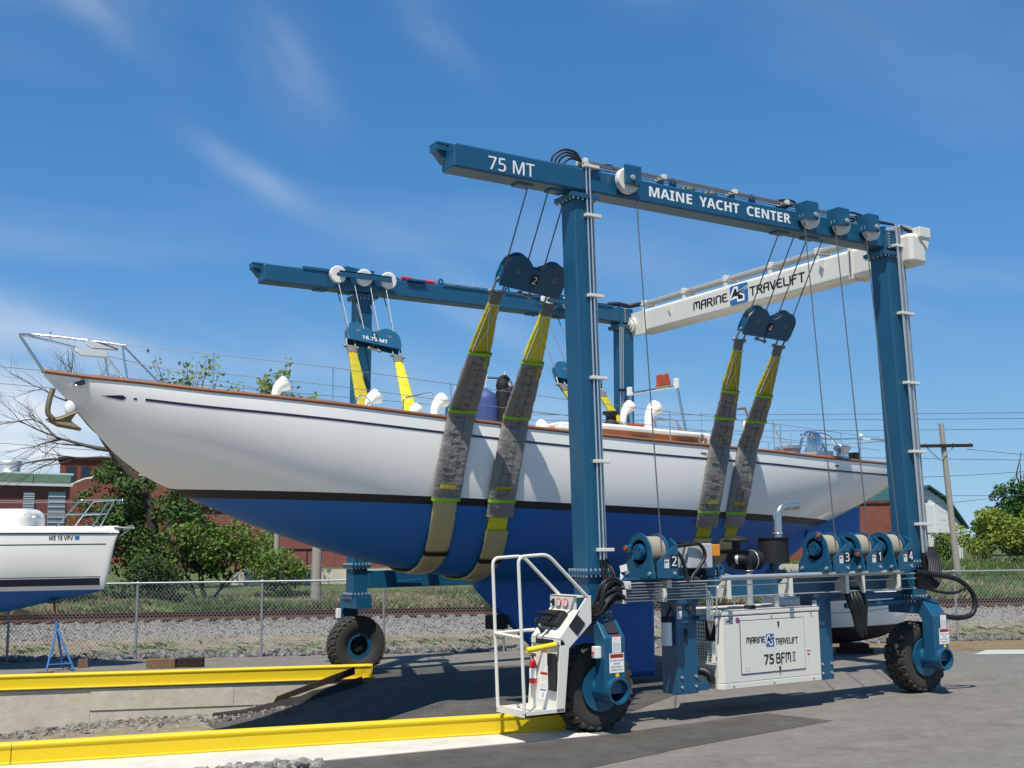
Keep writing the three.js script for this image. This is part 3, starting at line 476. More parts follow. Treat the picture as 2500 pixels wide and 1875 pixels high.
{ // white barn with gambrel roof
  const [x, , z] = place(32.3, 88), t = thing('white_barn', 'white peeling barn with green gambrel roof behind the utility pole', 'barn', [x, 1, z], YAW + 0.42);
  const c = document.createElement('canvas'); c.width = c.height = 512; const q = c.getContext('2d'); q.fillStyle = '#dfe0de'; q.fillRect(0, 0, 512, 512);
  for (let j = 0; j < 64; j++) { q.fillStyle = `rgba(150,150,150,${0.25 + 0.2 * rnd()})`; q.fillRect(0, j * 8, 512, 1.2); }
  for (let i = 0; i < 420; i++) { const y0 = 130 + 380 * Math.pow(rnd(), 0.8); q.fillStyle = rnd() < 0.6 ? 'rgba(120,112,104,.75)' : 'rgba(168,150,135,.8)'; q.fillRect(rnd() * 512, Math.floor(y0 / 8) * 8 + 2, 2 + rnd() * 10, 2 + rnd() * 4); }
  const tx = new THREE.CanvasTexture(c); tx.colorSpace = THREE.SRGBColorSpace; const wm = std(0xffffff, 0.85, { map: tx });
  const pts = [[-3.3, -1], [3.5, -1], [3.5, 3.3], [1.9, 5.2], [0.1, 6.15], [-1.7, 5.2], [-3.3, 3.3]];
  const g = ext(pts, 0.2).translate(0, 0, -0.2), gc = clean(g), uv = gc.attributes.uv, ps = gc.attributes.position; for (let i = 0; i < ps.count; i++) uv.setXY(i, (ps.getX(i) + 3.5) / 7.2, (ps.getY(i) + 1) / 7.2);
  add('gable_wall', gc, wm, t); add('side_wall', [bx(-3.3, -3.1, -1, 3.3, -14, -0.2), bx(3.3, 3.5, -1, 3.3, -14, -0.2)], M.whiteWall, t);
  const rp = [[-3.75, 3.1], [-1.85, 5.35], [0.1, 6.4], [2.05, 5.35], [3.95, 3.1]];
  for (let i = 0; i < 4; i++) { const [a, b] = [rp[i], rp[i + 1]]; add('roof_slope', ext([a, b, [b[0], b[1] - 0.14], [a[0], a[1] - 0.14]], 14.4).translate(0, 0, -14), M.greenRoof, t); }
  const dw = add('loft_door', bx(-0.3, 0.75, 2.7, 4.9, 0.0, 0.06), M.whiteWall, t); add('frame', [bx(-0.36, -0.3, 2.65, 4.95, 0, 0.08), bx(0.75, 0.81, 2.65, 4.95, 0, 0.08)], M.white, dw);
}
// poles and wires
{
  const [x, , z] = place(23.5, 60), t = thing('utility_pole', 'grey wooden utility pole with crossarm right of the rear column', 'pole', [x, H(x, z) - 0.3, z], YAW);
  add('pole', cyl([0, 0, 0], [-0.40, 8.75, 0], 0.19, 12, 0.13), M.greyTimber, t, { muv: 1 });
  add('crossarm', [bx(-2.5, 1.15, 7.45, 7.62, 0.12, 0.24)].map(g => g.rotateZ(0.0)), M.darkTimber, t); add('brace', [cyl([-1.3, 7.45, 0.18], [-0.62, 6.75, 0.14], 0.025, 6), cyl([0.1, 7.45, 0.18], [-0.58, 6.75, 0.14], 0.025, 6)], M.galv, t);
  for (const a of [-2.3, -1.4, 0.1, 1.0]) add('insulator', lathe([[0.02, 0], [0.05, 0.05], [0.03, 0.1], [0.05, 0.14], [0.0, 0.18]], 8).translate(a, 7.62, 0.18), M.oldConcrete, t);
}
for (const [lat, d, h, r, lean, label, m] of [[-10.4, 49.5, 3.6, 0.13, 0, 'thin weathered wooden pole left of the far front column', 'greyTimber'], [-8.15, 46.5, 3.5, 0.22, 0.06, 'thick pale wooden pole close left of the far front column', 'greyTimber']]) {
  const [x, , z] = place(lat, d), t = thing('wooden_pole', label, 'pole', [x, H(x, z) - 0.2, z], YAW); add('pole', cyl([0, 0, 0], [lean, h, 0], r, 12, r * 0.9), M[m], t, { muv: 1 });
  add('step_bolt', [cyl([-r - 0.08, 2.2, 0], [r + 0.08, 2.2, 0], 0.012, 5)], M.galv, t);
}
function wireLine(label, a, b, sag, r = 0.014) { const A = V(...place(...a)), B = V(...place(...b)), m = A.clone().lerp(B, 0.5); m.y -= sag; const o = add('power_line', new THREE.TubeGeometry(new THREE.QuadraticBezierCurve3(A, m, B), 40, r, 4), std(0x4b4e52, 0.6)); tag(o, label, 'cable'); }
// [lat, distance, height]
wireLine('uppermost overhead cable at the right, behind the stern', [-6, 66, 10.9], [46, 62, 10.2], 0.3);
wireLine('second overhead cable from the top at the right, behind the stern', [-6, 66, 10.6], [46, 62, 9.9], 0.35);
wireLine('third overhead cable from the top, just above the stern rails', [-6, 66, 10.0], [46, 62, 9.4], 0.5);
wireLine('overhead cable passing the top of the utility pole', [-4, 62, 8.5], [40, 60, 7.1], 0.2);
wireLine('overhead cable rising right from the pole crossarm', [21.2, 60, 6.5], [42, 66, 8.4], 0.6);
wireLine('overhead cable below the crossarm of the utility pole', [-4, 62, 6.1], [44, 62, 5.4], 0.2);
wireLine('overhead cable falling right from the crossarm end', [24.4, 60, 8.0], [46, 48, 4.8], 0.4);
wireLine('low overhead cable ending in the maple at the right', [24, 64, 5.2], [40, 84, 6.8], 0.2);
wireLine('upper overhead cable at the left edge, above the bow', [-40, 62, 14.6], [4, 62, 10.2], 0.2);
wireLine('second overhead cable at the left edge, above the bow', [-40, 62, 13.6], [4, 62, 9.4], 0.2);
wireLine('overhead cable at the left edge below the bow anchor', [-40, 62, 10.5], [-4, 62, 8.0], 1.4);
wireLine('lowest overhead cable at the left edge beside the bare limbs', [-40, 62, 7.6], [-6, 62, 6.4], 0.4);
// ================================================================ THE WHITE SAILING YACHT IN THE SLINGS
const ZC = -4.95;   // centre plane of the yacht
const sheerY = table([[-8.53, 6.5], [-7.95, 6.40], [-7.04, 6.29], [-5.82, 6.14], [-4.52, 6.03], [-3.28, 5.93], [-1.27, 5.78], [0.75, 5.66], [2.66, 5.57], [4.54, 5.50], [7.75, 5.42], [9.66, 5.36], [12.0, 5.32], [13.7, 5.31]]);
const halfB = table([[-8.56, 0.0], [-8.3, 0.16], [-8.0, 0.33], [-7.5, 0.60], [-7.0, 0.85], [-6.4, 1.12], [-5.82, 1.36], [-4.52, 1.75], [-3.28, 1.98], [-1.27, 2.13], [0.75, 2.18], [2.66, 2.18], [4.54, 2.13], [7.75, 1.92], [9.66, 1.68], [12.0, 1.28], [13.7, 0.92]]);
const keelY = table([[-8.53, 6.42], [-8.1, 5.99], [-7.64, 5.48], [-7.14, 4.97], [-6.56, 4.57], [-5.97, 4.30], [-5.33, 4.02], [-4.5, 3.69], [-3.81, 3.45], [-2.92, 3.17], [-2, 2.93], [-1.04, 2.74], [0, 2.58], [1.5, 2.47], [3.5, 2.42], [5.5, 2.50], [7.5, 2.75], [9, 3.05], [10.5, 3.45], [12, 3.92], [13, 4.30], [13.7, 4.62]]);
const wlTop = x => 4.225 - 0.034 * (x + 1.5), wlBot = x => wlTop(x) - 0.155;
const secN = table([[-8.6, 1.4], [-6, 1.95], [-3, 2.4], [0, 2.6], [4, 2.6], [8, 2.3], [11, 2.1], [13.7, 2.2]]);
const secM = table([[-8.6, 1.05], [-6, 1.3], [-3, 1.85], [0, 2.2], [4, 2.2], [8, 1.9], [11, 1.75], [13.7, 1.9]]);
function hullZ(x, y) { const a = keelY(x), b = sheerY(x), r = clamp((b - y) / Math.max(1e-4, b - a)); return halfB(x) * Math.pow(Math.max(0, 1 - Math.pow(r, secN(x))), 1 / secM(x)); }
const xs = []; for (let i = 0; i <= 150; i++) xs.push(-8.53 + (13.7 + 8.53) * Math.pow(i / 150, 1.12));
const XE = u => { const f = u * 150, i = Math.min(149, Math.floor(f)); return xs[i] + (xs[i + 1] - xs[i]) * (f - i); };
function hullBand(lo, hi, rows, out = 0, x0 = -8.53, x1 = 13.7, sides = [1, -1], bias = 0.5) {
  return sides.map(s => grid(150, rows, (u, v) => {
    const x = clamp(XE(u), x0, x1), k = keelY(x), a = Math.max(lo(x), k), b = Math.max(hi(x), k), y = a + (b - a) * (bias === 1 ? 1 - Math.cos(v * Math.PI / 2) : v);
    return [x, y, ZC + s * (hullZ(x, y) + out), x * 0.2, y * 0.2];
  }));
}
const yacht = thing('sailing_yacht', 'large white sailing yacht with blue bottom hanging in yellow slings', 'sailboat');
const lowest = () => -99;
add('topsides', hullBand(wlTop, sheerY, 24), M.gel, yacht);
add('boot_stripe', hullBand(wlBot, wlTop, 3), std(0x14151c, 0.45), yacht);
add('bottom', hullBand(lowest, wlBot, 26, 0, -8.53, 13.7, [1, -1], 1), M.bottomBlue, yacht);
add('transom', grid(10, 12, (u, v) => { const x = 13.7, y = keelY(x) + (sheerY(x) - keelY(x)) * v; return [x + 0.001, y, ZC + (u * 2 - 1) * hullZ(x, y)]; }), M.gel, yacht);
add('deck', grid(150, 6, (u, v) => { const x = XE(u), b = Math.max(0, halfB(x) - 0.03); return [x, sheerY(x) - 0.03 + 0.07 * (1 - (v * 2 - 1) ** 2), ZC + (v * 2 - 1) * b]; }), M.deck, yacht);
add('keel', (() => { // fin with a raked leading edge, thicker in the middle
  const prof = [[0.4, 2.7], [0.57, 2.30], [0.98, 1.90], [1.51, 1.42], [2.95, 0.13], [5.48, 0.10], [5.52, 2.7]];
  return ext(prof, 0.34, 0.12).translate(0, 0, ZC - 0.17);
})(), M.bottomBlue, yacht);
add('skeg', ext([[6.6, 2.8], [8.7, 2.28], [9.2, 2.27], [9.96, 2.69], [10.7, 3.11], [10.9, 3.9], [9, 3.4]], 0.16, 0.05).translate(0, 0, ZC - 0.08), M.bottomBlue, yacht);
add('rudder', ext([[10.74, 3.12], [12.94, 3.05], [13.0, 4.18], [12.3, 4.1], [10.92, 3.72]], 0.14, 0.04).translate(0, 0, ZC - 0.07), M.bottomBlue, yacht);
add('keel_shoe', bx(0.92, 1.30, 1.40, 1.70, ZC - 0.2, ZC + 0.2, 0.03), M.black, yacht);
for (const s of [1, -1]) {
  add('toe_rail', new THREE.TubeGeometry(new THREE.CatmullRomCurve3(Array.from({ length: 60 }, (_, i) => { const x = -8.55 + 22.22 * i / 59; return V(x, sheerY(x) + 0.015, ZC + s * (halfB(x) - 0.01)); })), 180, 0.042, 6), M.teak, yacht);
  add('cove_stripe', [hullBand(x => sheerY(x) - 0.31, x => sheerY(x) - 0.272, 1, 0.006, -6.9, 13.4, [s]), hullBand(x => sheerY(x) - 0.325, x => sheerY(x) - 0.317, 1, 0.006, -6.9, 13.4, [s])], M.navy, yacht);
  add('cove_arrow', grid(14, 2, (u, v) => { const x = -7.62 + 0.42 * u, w = u < 0.85 ? 0.045 * u / 0.85 : 0.045 * (1 - u) / 0.15, y = sheerY(x) - 0.30 + w * (v * 2 - 1); return [x, y, ZC + s * (hullZ(x, y) + 0.006)]; }), M.navy, yacht);
  add('cove_dot', grid(3, 2, (u, v) => { const x = -7.09 + 0.06 * u, y = sheerY(x) - 0.30 + 0.016 * (v * 2 - 1); return [x, y, ZC + s * (hullZ(x, y) + 0.006)]; }), M.navy, yacht);
  const hx = -7.95, hy = sheerY(hx) - 0.105, hz = ZC + s * hullZ(hx, hy), hg = new THREE.TorusGeometry(0.085, 0.022, 8, 20).scale(1.5, 0.8, 1).rotateY(s * -0.62 + (s < 0 ? Math.PI : 0)).translate(hx, hy, hz);
  const hw = add('hawse_pipe', hg, M.chrome, yacht); add('hawse_hole', new THREE.CircleGeometry(0.085, 20).scale(1.45, 0.75, 1).rotateY(s * -0.62 + (s < 0 ? Math.PI : 0)).translate(hx, hy, hz + s * 0.012), M.black, hw);
}
for (const [x, s] of [[5.5, 0], [10.5, 1]]) add('scupper', bx(x - 0.09, x + 0.09, sheerY(x) - 0.19, sheerY(x) - 0.155, ZC + hullZ(x, sheerY(x) - 0.17) - 0.01, ZC + hullZ(x, sheerY(x) - 0.17) + 0.012, 0.008), s ? M.black : M.bronze, yacht);
// anchor hung under the stem head
{ const a = part('bow_anchor', yacht); add('shank', [tube([[-8.38, 6.18, ZC + 0.12], [-8.44, 5.95, ZC + 0.14], [-8.45, 5.72, ZC + 0.15], [-8.36, 5.62, ZC + 0.15]], 0.05, 20, 8)], M.bronze, a);
  const bl = new THREE.Shape([[-0.26, 0], [-0.08, -0.09], [0.32, -0.16], [0.12, 0.0], [0.24, 0.20], [-0.02, 0.06]].map(p => new THREE.Vector2(...p))); const g = new THREE.ExtrudeGeometry(bl, { depth: 0.05, bevelEnabled: true, bevelSize: 0.015, bevelThickness: 0.015, bevelSegments: 1 });
  add('fluke', [g.clone().rotateX(0.35).translate(-8.20, 5.60, ZC + 0.10), g.clone().rotateX(-0.35).translate(-8.20, 5.60, ZC + 0.08)], M.bronze, a); add('pad', ring(1, 1) && new THREE.SphereGeometry(0.13, 16, 12).scale(0.8, 1.2, 0.5).translate(-8.05, 5.85, ZC + 0.04), M.gel, yacht); }
// pulpit at the bow
{ const p = part('pulpit', yacht), sy = 6.44, o = 0.022;
  const tipP = [-8.98, 7.16, ZC];
  for (const s of [1, -1]) {
    add('top_bar', tube([tipP, [-8.8, 7.16, ZC + s * 0.10], [-8.0, 7.08, ZC + s * 0.42], [-7.25, 6.98, ZC + s * 0.74]], o, 24, 8), M.chrome, p);
    add('stay', [cyl([-8.97, 7.14, ZC + s * 0.02], [-8.52, 6.48, ZC + s * 0.03], o, 8)], M.chrome, p);
    add('leg', [cyl([-7.32, 6.99, ZC + s * 0.70], [-7.20, 6.33, ZC + s * 0.72], o, 8), cyl([-7.30, 6.98, ZC + s * 0.70], [-6.66, 6.27, ZC + s * 0.93], o, 8)], M.chrome, p);
  }
  add('cross_bar', [cyl([-8.45, 7.12, ZC - 0.26], [-8.45, 7.12, ZC + 0.26], 0.016, 6), cyl([-8.45, 7.12, ZC], [-8.45, 7.26, ZC], 0.016, 6)], M.chrome, p);
  const s1 = add('seat', ext([[0.1, -0.2], [0.55, -0.2], [0.55, 0.02], [0, 0.02], [0, -0.1]], 0.03, 0.008).rotateX(-0.7).translate(-7.92, 7.04, ZC + 0.50), M.galv, p); add('seat', ext([[0.1, -0.18], [0.58, -0.18], [0.58, 0.02], [0, 0.02], [0, -0.08]], 0.03, 0.008).rotateX(-0.6).translate(-7.95, 7.02, ZC - 0.30), M.galv, p);
}
// stanchions and lifelines
for (const s of [1, -1]) {
  const st = s > 0 ? [-5.78, -3.62, -1.15, 2.2, 4.55, 8.3, 10.88] : [-5.6, -3.2, -0.8, 1.6, 4.0, 6.4, 8.8, 11.0], top = [];
  for (const x of st) { const z = ZC + s * (halfB(x) - 0.08), y = sheerY(x); add('stanchion', [cyl([x, y, z], [x, y + 0.74, z], 0.016, 8), cyl([x, y, z], [x, y + 0.05, z], 0.04, 8)], M.chrome, yacht); top.push([x, y, z]); }
  for (const h of [0.72, 0.37]) add('lifeline', [[-7.25, 6.28, ZC + s * 0.74], ...top, [12.9, 5.33, ZC + s * 0.95]].map((p, i, A) => i ? cyl([A[i - 1][0], A[i - 1][1] + h, A[i - 1][2]], [p[0], p[1] + h, p[2]], 0.0065, 5) : null), M.dullSteel, yacht);
}
// stern rail
{ const p = part('pushpit', yacht); const y = 5.32;
  add('rail', [tube([[9.35, y + 0.62, ZC + 1.45], [10.3, y + 0.56, ZC + 1.4], [11.6, y + 0.62, ZC + 1.22], [13.3, y + 0.68, ZC + 0.85], [13.55, y + 0.68, ZC], [13.3, y + 0.68, ZC - 0.85], [11.6, y + 0.62, ZC - 1.22]], 0.022, 60, 8)], M.chrome, p);
  for (const [x, z] of [[11.8, 1.2], [13.25, 0.86], [13.25, -0.86], [11.8, -1.2]]) add('post', cyl([x, y, ZC + z], [x + 0.05, y + 0.63, ZC + z], 0.02, 8), M.chrome, p);
  add('gate', [cyl([8.05, 5.4, ZC + 1.8], [8.05, 6.18, ZC + 1.8], 0.018, 6), cyl([8.07, 6.12, ZC + 1.8], [8.42, 5.42, ZC + 1.76], 0.014, 6), cyl([8.05, 5.95, ZC + 1.8], [8.75, 5.62, ZC + 1.7], 0.008, 5), cyl([8.75, 5.62, ZC + 1.7], [8.75, 5.95, ZC + 1.7], 0.008, 5)], M.chrome, p);
  add('lamp', [new THREE.SphereGeometry(0.06, 10, 8).translate(11.9, y + 0.72, ZC + 1.18), bx(12.0, 12.25, y + 0.62, y + 0.67, ZC + 1.1, ZC + 1.2)], M.white, p);
}
// cowl ventilators: mouth turned by a
function cowl(x, z, h, r, a, on = 0) {
  const y = sheerY(x) + on, q = part('cowl_vent', yacht); q.position.set(x, y, z); q.rotation.y = a;
  const rings = []; const N = 12, prof = [[0, 0, 0, 0.6], [0, 0.30, 0, 0.6], [0.04, 0.5, 0.15, 0.66], [0.14, 0.68, 0.40, 0.82], [0.30, 0.84, 0.75, 1.02], [0.50, 0.96, 1.0, 1.18]];
  add('horn', grid(20, 5 * 3, (u, v) => { const f = v * 5, i = Math.min(4, Math.floor(f)), t = f - i, P = prof[i].map((k, j) => k + (prof[i + 1][j] - k) * t), an = u * 2 * Math.PI, rad = P[3] * r, cx = Math.cos(an) * rad, cz = Math.sin(an) * rad, tilt = P[2] * 1.05; return [P[0] * h + cx * Math.cos(tilt), P[1] * h - cx * Math.sin(tilt), cz]; }), M.gel, q);
  add('base', cyl([0, -0.02, 0], [0, 0.04, 0], r * 0.75, 14), M.chrome, q);
}
cowl(-4.5, ZC + 1.1, 0.42, 0.13, 0.1); cowl(-2.66, ZC + 1.4, 0.38, 0.14, 0.2); cowl(-1.15, ZC + 0.3, 0.34, 0.13, 0.3, 0.08); cowl(-1.16, ZC + 1.35, 0.52, 0.14, 0.3); cowl(4.40, ZC + 0.5, 0.56, 0.13, 0.2, 0.50); cowl(4.76, ZC + 1.0, 0.62, 0.16, 0.2, 0.38); cowl(1.42, ZC + 1.4, 0.2, 0.16, 0.2, -0.02); cowl(-6.1, ZC + 0.3, 0.1, 0.1, 0);
add('deck_hatch', bx(-5.35, -5.0, 6.1, 6.22, ZC + 0.0, ZC + 0.4, 0.02), M.black, yacht);
add('fore_cabin', [bx(-1.95, -1.0, 5.78, 6.02, ZC - 0.7, ZC + 0.95, 0.03)], M.varnish, yacht); add('fore_hatch', bx(1.5, 2.2, 5.62, 5.84, ZC - 0.3, ZC + 1.25, 0.03), M.varnish, yacht);
add('life_raft', [bx(1.95, 2.6, 5.68, 5.94, ZC + 0.7, ZC + 1.4, 0.06), bx(1.93, 2.62, 5.80, 5.83, ZC + 0.68, ZC + 1.42, 0.01)], M.white, yacht);
add('grab_rail', [pipe([[-1.76, 5.85, ZC + 1.1], [-1.74, 6.28, ZC + 1.1], [-1.06, 6.44, ZC + 1.1], [-1.04, 5.8, ZC + 1.1]], 0.08, 0.018), pipe([[-3.0, 5.9, ZC + 1.5], [-2.95, 6.22, ZC + 1.5], [-2.75, 6.2, ZC + 1.5], [-2.5, 5.86, ZC + 1.5]], 0.08, 0.016)], M.chrome, yacht);
// main cabin with varnished sides and white top
{ const c = part('main_cabin', yacht);
  const plan = (x0, x1, b0, b1, r) => { const pts = []; for (const [cx, cz, a0] of [[x1 - r, -b1 + r, -90], [x1 - r, b1 - r, 0], [x0 + r * 1.6, b0 - r * 1.6, 90], [x0 + r * 1.6, -b0 + r * 1.6, 180]]) { const R = cx > (x0 + x1) / 2 ? r : r * 1.6; for (let k = 0; k <= 6; k++) { const a = (a0 + 90 * k / 6) * Math.PI / 180; pts.push([cx + R * Math.cos(a), ZC + cz + R * Math.sin(a)]); } } return pts; };
  const tilt = g => g.translate(-4, -5.5, 0).rotateZ(-0.028).translate(4, 5.5, 0);
  add('side', tilt(extY(plan(2.85, 6.42, 1.48, 1.36, 0.25), 5.38, 5.80, 0.01)), M.varnish, c); add('roof', tilt(extY(plan(2.76, 6.50, 1.55, 1.43, 0.27), 5.80, 5.92, 0.05)), M.gel, c);
  for (const [a, b] of [[3.88, 4.42], [5.28, 5.85]]) add('portlight', tilt(bx(a, b, 5.62, 5.69, ZC + 1.42, ZC + 1.50, 0.02)), M.glass, c);
  add('companionway', tilt([bx(3.9, 5.0, 5.91, 6.12, ZC - 0.3, ZC + 0.55, 0.02), bx(4.2, 6.2, 5.92, 6.01, ZC + 0.75, ZC + 0.95, 0.02), bx(4.8, 6.2, 5.92, 5.99, ZC + 0.2, ZC + 0.6, 0.02)].reduce((a, b) => join([a, b]))), M.varnishDark, c);
  add('skylight', tilt(bx(5.1, 5.9, 5.91, 5.97, ZC + 0.98, ZC + 1.2, 0.02)), M.bronze, c);
  add('winch', [lathe([[0.2, 0], [0.2, 0.05], [0.13, 0.09], [0.12, 0.22], [0.2, 0.27], [0.19, 0.32], [0, 0.33]], 18).translate(3.55, 5.95, ZC + 1.15)], M.black, c);
  add('cleat', [cyl([3.6, 5.95, ZC + 1.3], [3.85, 5.97, ZC + 1.3], 0.03, 8), cyl([3.72, 5.9, ZC + 1.3], [3.72, 5.97, ZC + 1.3], 0.03, 8)], M.chrome, c);
  add('block', [new THREE.TorusGeometry(0.09, 0.03, 8, 16).scale(0.8, 1.2, 1).translate(5.95, 5.68, ZC + 1.52), cyl([5.95, 5.8, ZC + 1.52], [5.92, 6.35, ZC + 1.6], 0.005, 5)], M.dullSteel, c);
}
// boom gallows and tiller crutch
{ const g = part('boom_gallows', yacht); add('frame', [pipe([[5.22, 5.8, ZC - 0.2], [5.20, 6.95, ZC - 0.25], [6.32, 7.16, ZC + 0.15]], 0.14, 0.035, 60, 8), pipe([[6.56, 5.6, ZC + 0.35], [6.36, 7.2, ZC + 0.2]], 0.1, 0.035, 10, 8)], M.chrome, g); add('fitting', [bx(5.15, 5.26, 6.9, 7.12, ZC - 0.31, ZC - 0.2, 0.02), bx(6.30, 6.41, 7.1, 7.36, ZC + 0.12, ZC + 0.24, 0.02)], M.white, g);
  add('boom_rest', ext([[0, 0], [0.42, 0], [0.38, 0.30], [0.27, 0.30], [0.21, 0.19], [0.15, 0.30], [0.05, 0.28]], 0.1, 0.012).rotateZ(0.16).translate(5.85, 7.14, ZC + 0.0), M.brickRed, g); add('rest_base', new THREE.BoxGeometry(0.44, 0.06, 0.14).rotateZ(0.16).translate(6.05, 7.14, ZC + 0.05), M.greyTimber, g); }
add('bimini_bow', [pipe([[5.1, 5.85, ZC + 0.9], [5.05, 6.2, ZC + 0.9], [5.7, 6.2, ZC + 0.9], [5.85, 5.8, ZC + 0.9]], 0.1, 0.018), pipe([[5.5, 5.85, ZC + 0.5], [5.3, 6.3, ZC + 0.5], [6.1, 6.22, ZC + 0.5], [6.3, 5.75, ZC + 0.5]], 0.1, 0.018)], M.chrome, yacht);
{ const q = part('pedestal_winch', yacht); q.position.x = 0.62; add('pedestal', lathe([[0.24, 0], [0.2, 0.06], [0.15, 0.5], [0.14, 0.72], [0.16, 0.74], [0.16, 0.86], [0.05, 0.9], [0, 0.9]], 18).translate(7.45, 5.42, ZC + 0.9), M.gel, q); add('handle', [cyl([7.45, 6.3, ZC + 0.95], [7.25, 6.62, ZC + 1.0], 0.03, 8), cyl([7.28, 6.6, ZC + 0.95], [7.02, 6.56, ZC + 1.0], 0.035, 8)], M.dullSteel, q); add('hub', cyl([7.4, 6.2, ZC + 1.0], [7.4, 6.2, ZC + 1.1], 0.07, 10), M.chrome, q); }
add('cockpit_coaming', [bx(7.3, 10.8, 5.36, 5.44, ZC + 0.9, ZC + 1.5, 0.02)], M.varnish, yacht);
add('stern_drum', [cyl([9.42, 5.36, ZC + 0.9], [9.42, 5.64, ZC + 0.9], 0.32, 20), cyl([9.42, 5.62, ZC + 0.9], [9.42, 5.67, ZC + 0.9], 0.36, 20)], M.galv, yacht);
{ const b = part('binnacle', yacht); b.position.x = 0.38; add('box', bx(10.0, 10.65, 5.32, 5.62, ZC + 0.5, ZC + 1.0, 0.03), M.gel, b); add('dome', lathe([[0.2, 0], [0.2, 0.36], [0.12, 0.48], [0, 0.5]], 16).translate(10.2, 5.62, ZC + 0.75), M.chrome, b); add('guard', [tube([[9.5, 5.4, ZC + 0.8], [9.8, 6.05, ZC + 0.8], [10.2, 6.1, ZC + 0.8], [10.7, 5.4, ZC + 0.8]], 0.035, 30, 8), tube([[10.2, 5.6, ZC + 0.4], [10.6, 6.1, ZC + 0.4], [11.2, 6.05, ZC + 0.4], [11.7, 5.4, ZC + 0.4]], 0.035, 30, 8)], M.chrome, b); add('winch', lathe([[0.22, 0], [0.17, 0.06], [0.16, 0.24], [0.24, 0.34], [0.2, 0.4], [0, 0.42]], 16).translate(10.85, 5.35, ZC + 1.1), M.chrome, b); add('motor', bx(11.3, 11.6, 5.35, 5.6, ZC + 0.8, ZC + 1.1, 0.02), M.black, b); }
add('canvas_bundle', new THREE.SphereGeometry(0.5, 16, 10).scale(1.0, 0.3, 0.6).translate(-3.4, 6.03, ZC + 0.4), M.canvas, yacht);
// fenders standing on deck and the dark covered gear between them
function fender(x, z, h, r, label, mat = M.fenderBlue, cat = 'fender') { const t = thing(mat === M.fenderBlue ? 'boat_fender' : 'covered_gear', label, cat, [x, sheerY(x) + 0.0, z]); add('body', lathe([[0, 0.02], [r * 0.6, 0.05], [r, r * 0.6], [r, h - r * 0.8], [r * 0.75, h - r * 0.25], [r * 0.3, h], [0.03, h + 0.05]], 20), mat, t); add('lanyard', [cyl([0, h, 0], [0.05, h + 0.35, 0], 0.012, 6)], M.whiteCord, t); return t; }
fender(-0.28, ZC + 0.6, 0.62, 0.19, 'dark blue fender on deck left of the front slings'); fender(0.22, ZC + 1.1, 0.88, 0.27, 'tall faded blue fender standing between the two front slings'); fender(0.86, ZC + 1.0, 0.84, 0.22, 'blue fender half hidden behind the black bundle between the front slings');
{ const t = fender(0.60, ZC + 1.22, 0.98, 0.17, 'black bundled cover hanging between the two front slings', M.black, 'cover'); add('knot', [new THREE.IcosahedronGeometry(0.16, 1).scale(0.9, 1.3, 0.9).translate(-0.02, 1.0, 0), new THREE.IcosahedronGeometry(0.13, 1).translate(0.12, 0.88, 0.05), tube([[-0.12, 1.12, 0], [0, 1.2, 0.05], [0.14, 1.14, 0]], 0.05, 12, 6)], M.black, t); }
add('mast_pulpit', [pipe([[-0.5, 5.78, ZC + 0.8], [-0.4, 6.5, ZC + 0.8], [-0.12, 6.55, ZC + 0.8]], 0.12, 0.02), pipe([[-0.1, 5.7, ZC + 1.0], [0.08, 6.86, ZC + 1.0], [0.95, 6.86, ZC + 1.0], [1.2, 5.6, ZC + 1.0]], 0.16, 0.03), cyl([-0.3, 5.7, ZC + 1.2], [-0.25, 6.3, ZC + 1.2], 0.02, 6)], M.chrome, yacht);
// ================================================================ THE BLUE MOBILE BOAT HOIST
const LX = 8.664, WZ = 9.889, TOP = 9.75, SPL = 0.255;
const hoist = thing('boat_hoist', 'huge blue mobile boat hoist on four rubber tyres with white rear cross beam', 'boat hoist');
const lean = (y) => SPL * (1 - y / TOP);
function shear(g, side) { const p = g.attributes.position; for (let i = 0; i < p.count; i++) p.setZ(i, p.getZ(i) + (side > 0 ? lean(p.getY(i)) : -WZ - lean(p.getY(i)))); return g; }
const bolts = (list, r = 0.022, h = 0.04) => list.map(([x, y, z, up = 1]) => new THREE.CylinderGeometry(r, r, h, 6).translate(x, y + up * h / 2, z));
function ringPts(hx, hz, nx, nz) { const o = []; for (let i = 0; i < nx; i++) { const x = -hx + 2 * hx * i / (nx - 1); o.push([x, hz], [x, -hz]); } for (let i = 1; i < nz - 1; i++) { const z = -hz + 2 * hz * i / (nz - 1); o.push([hx, z], [-hx, z]); } return o; }
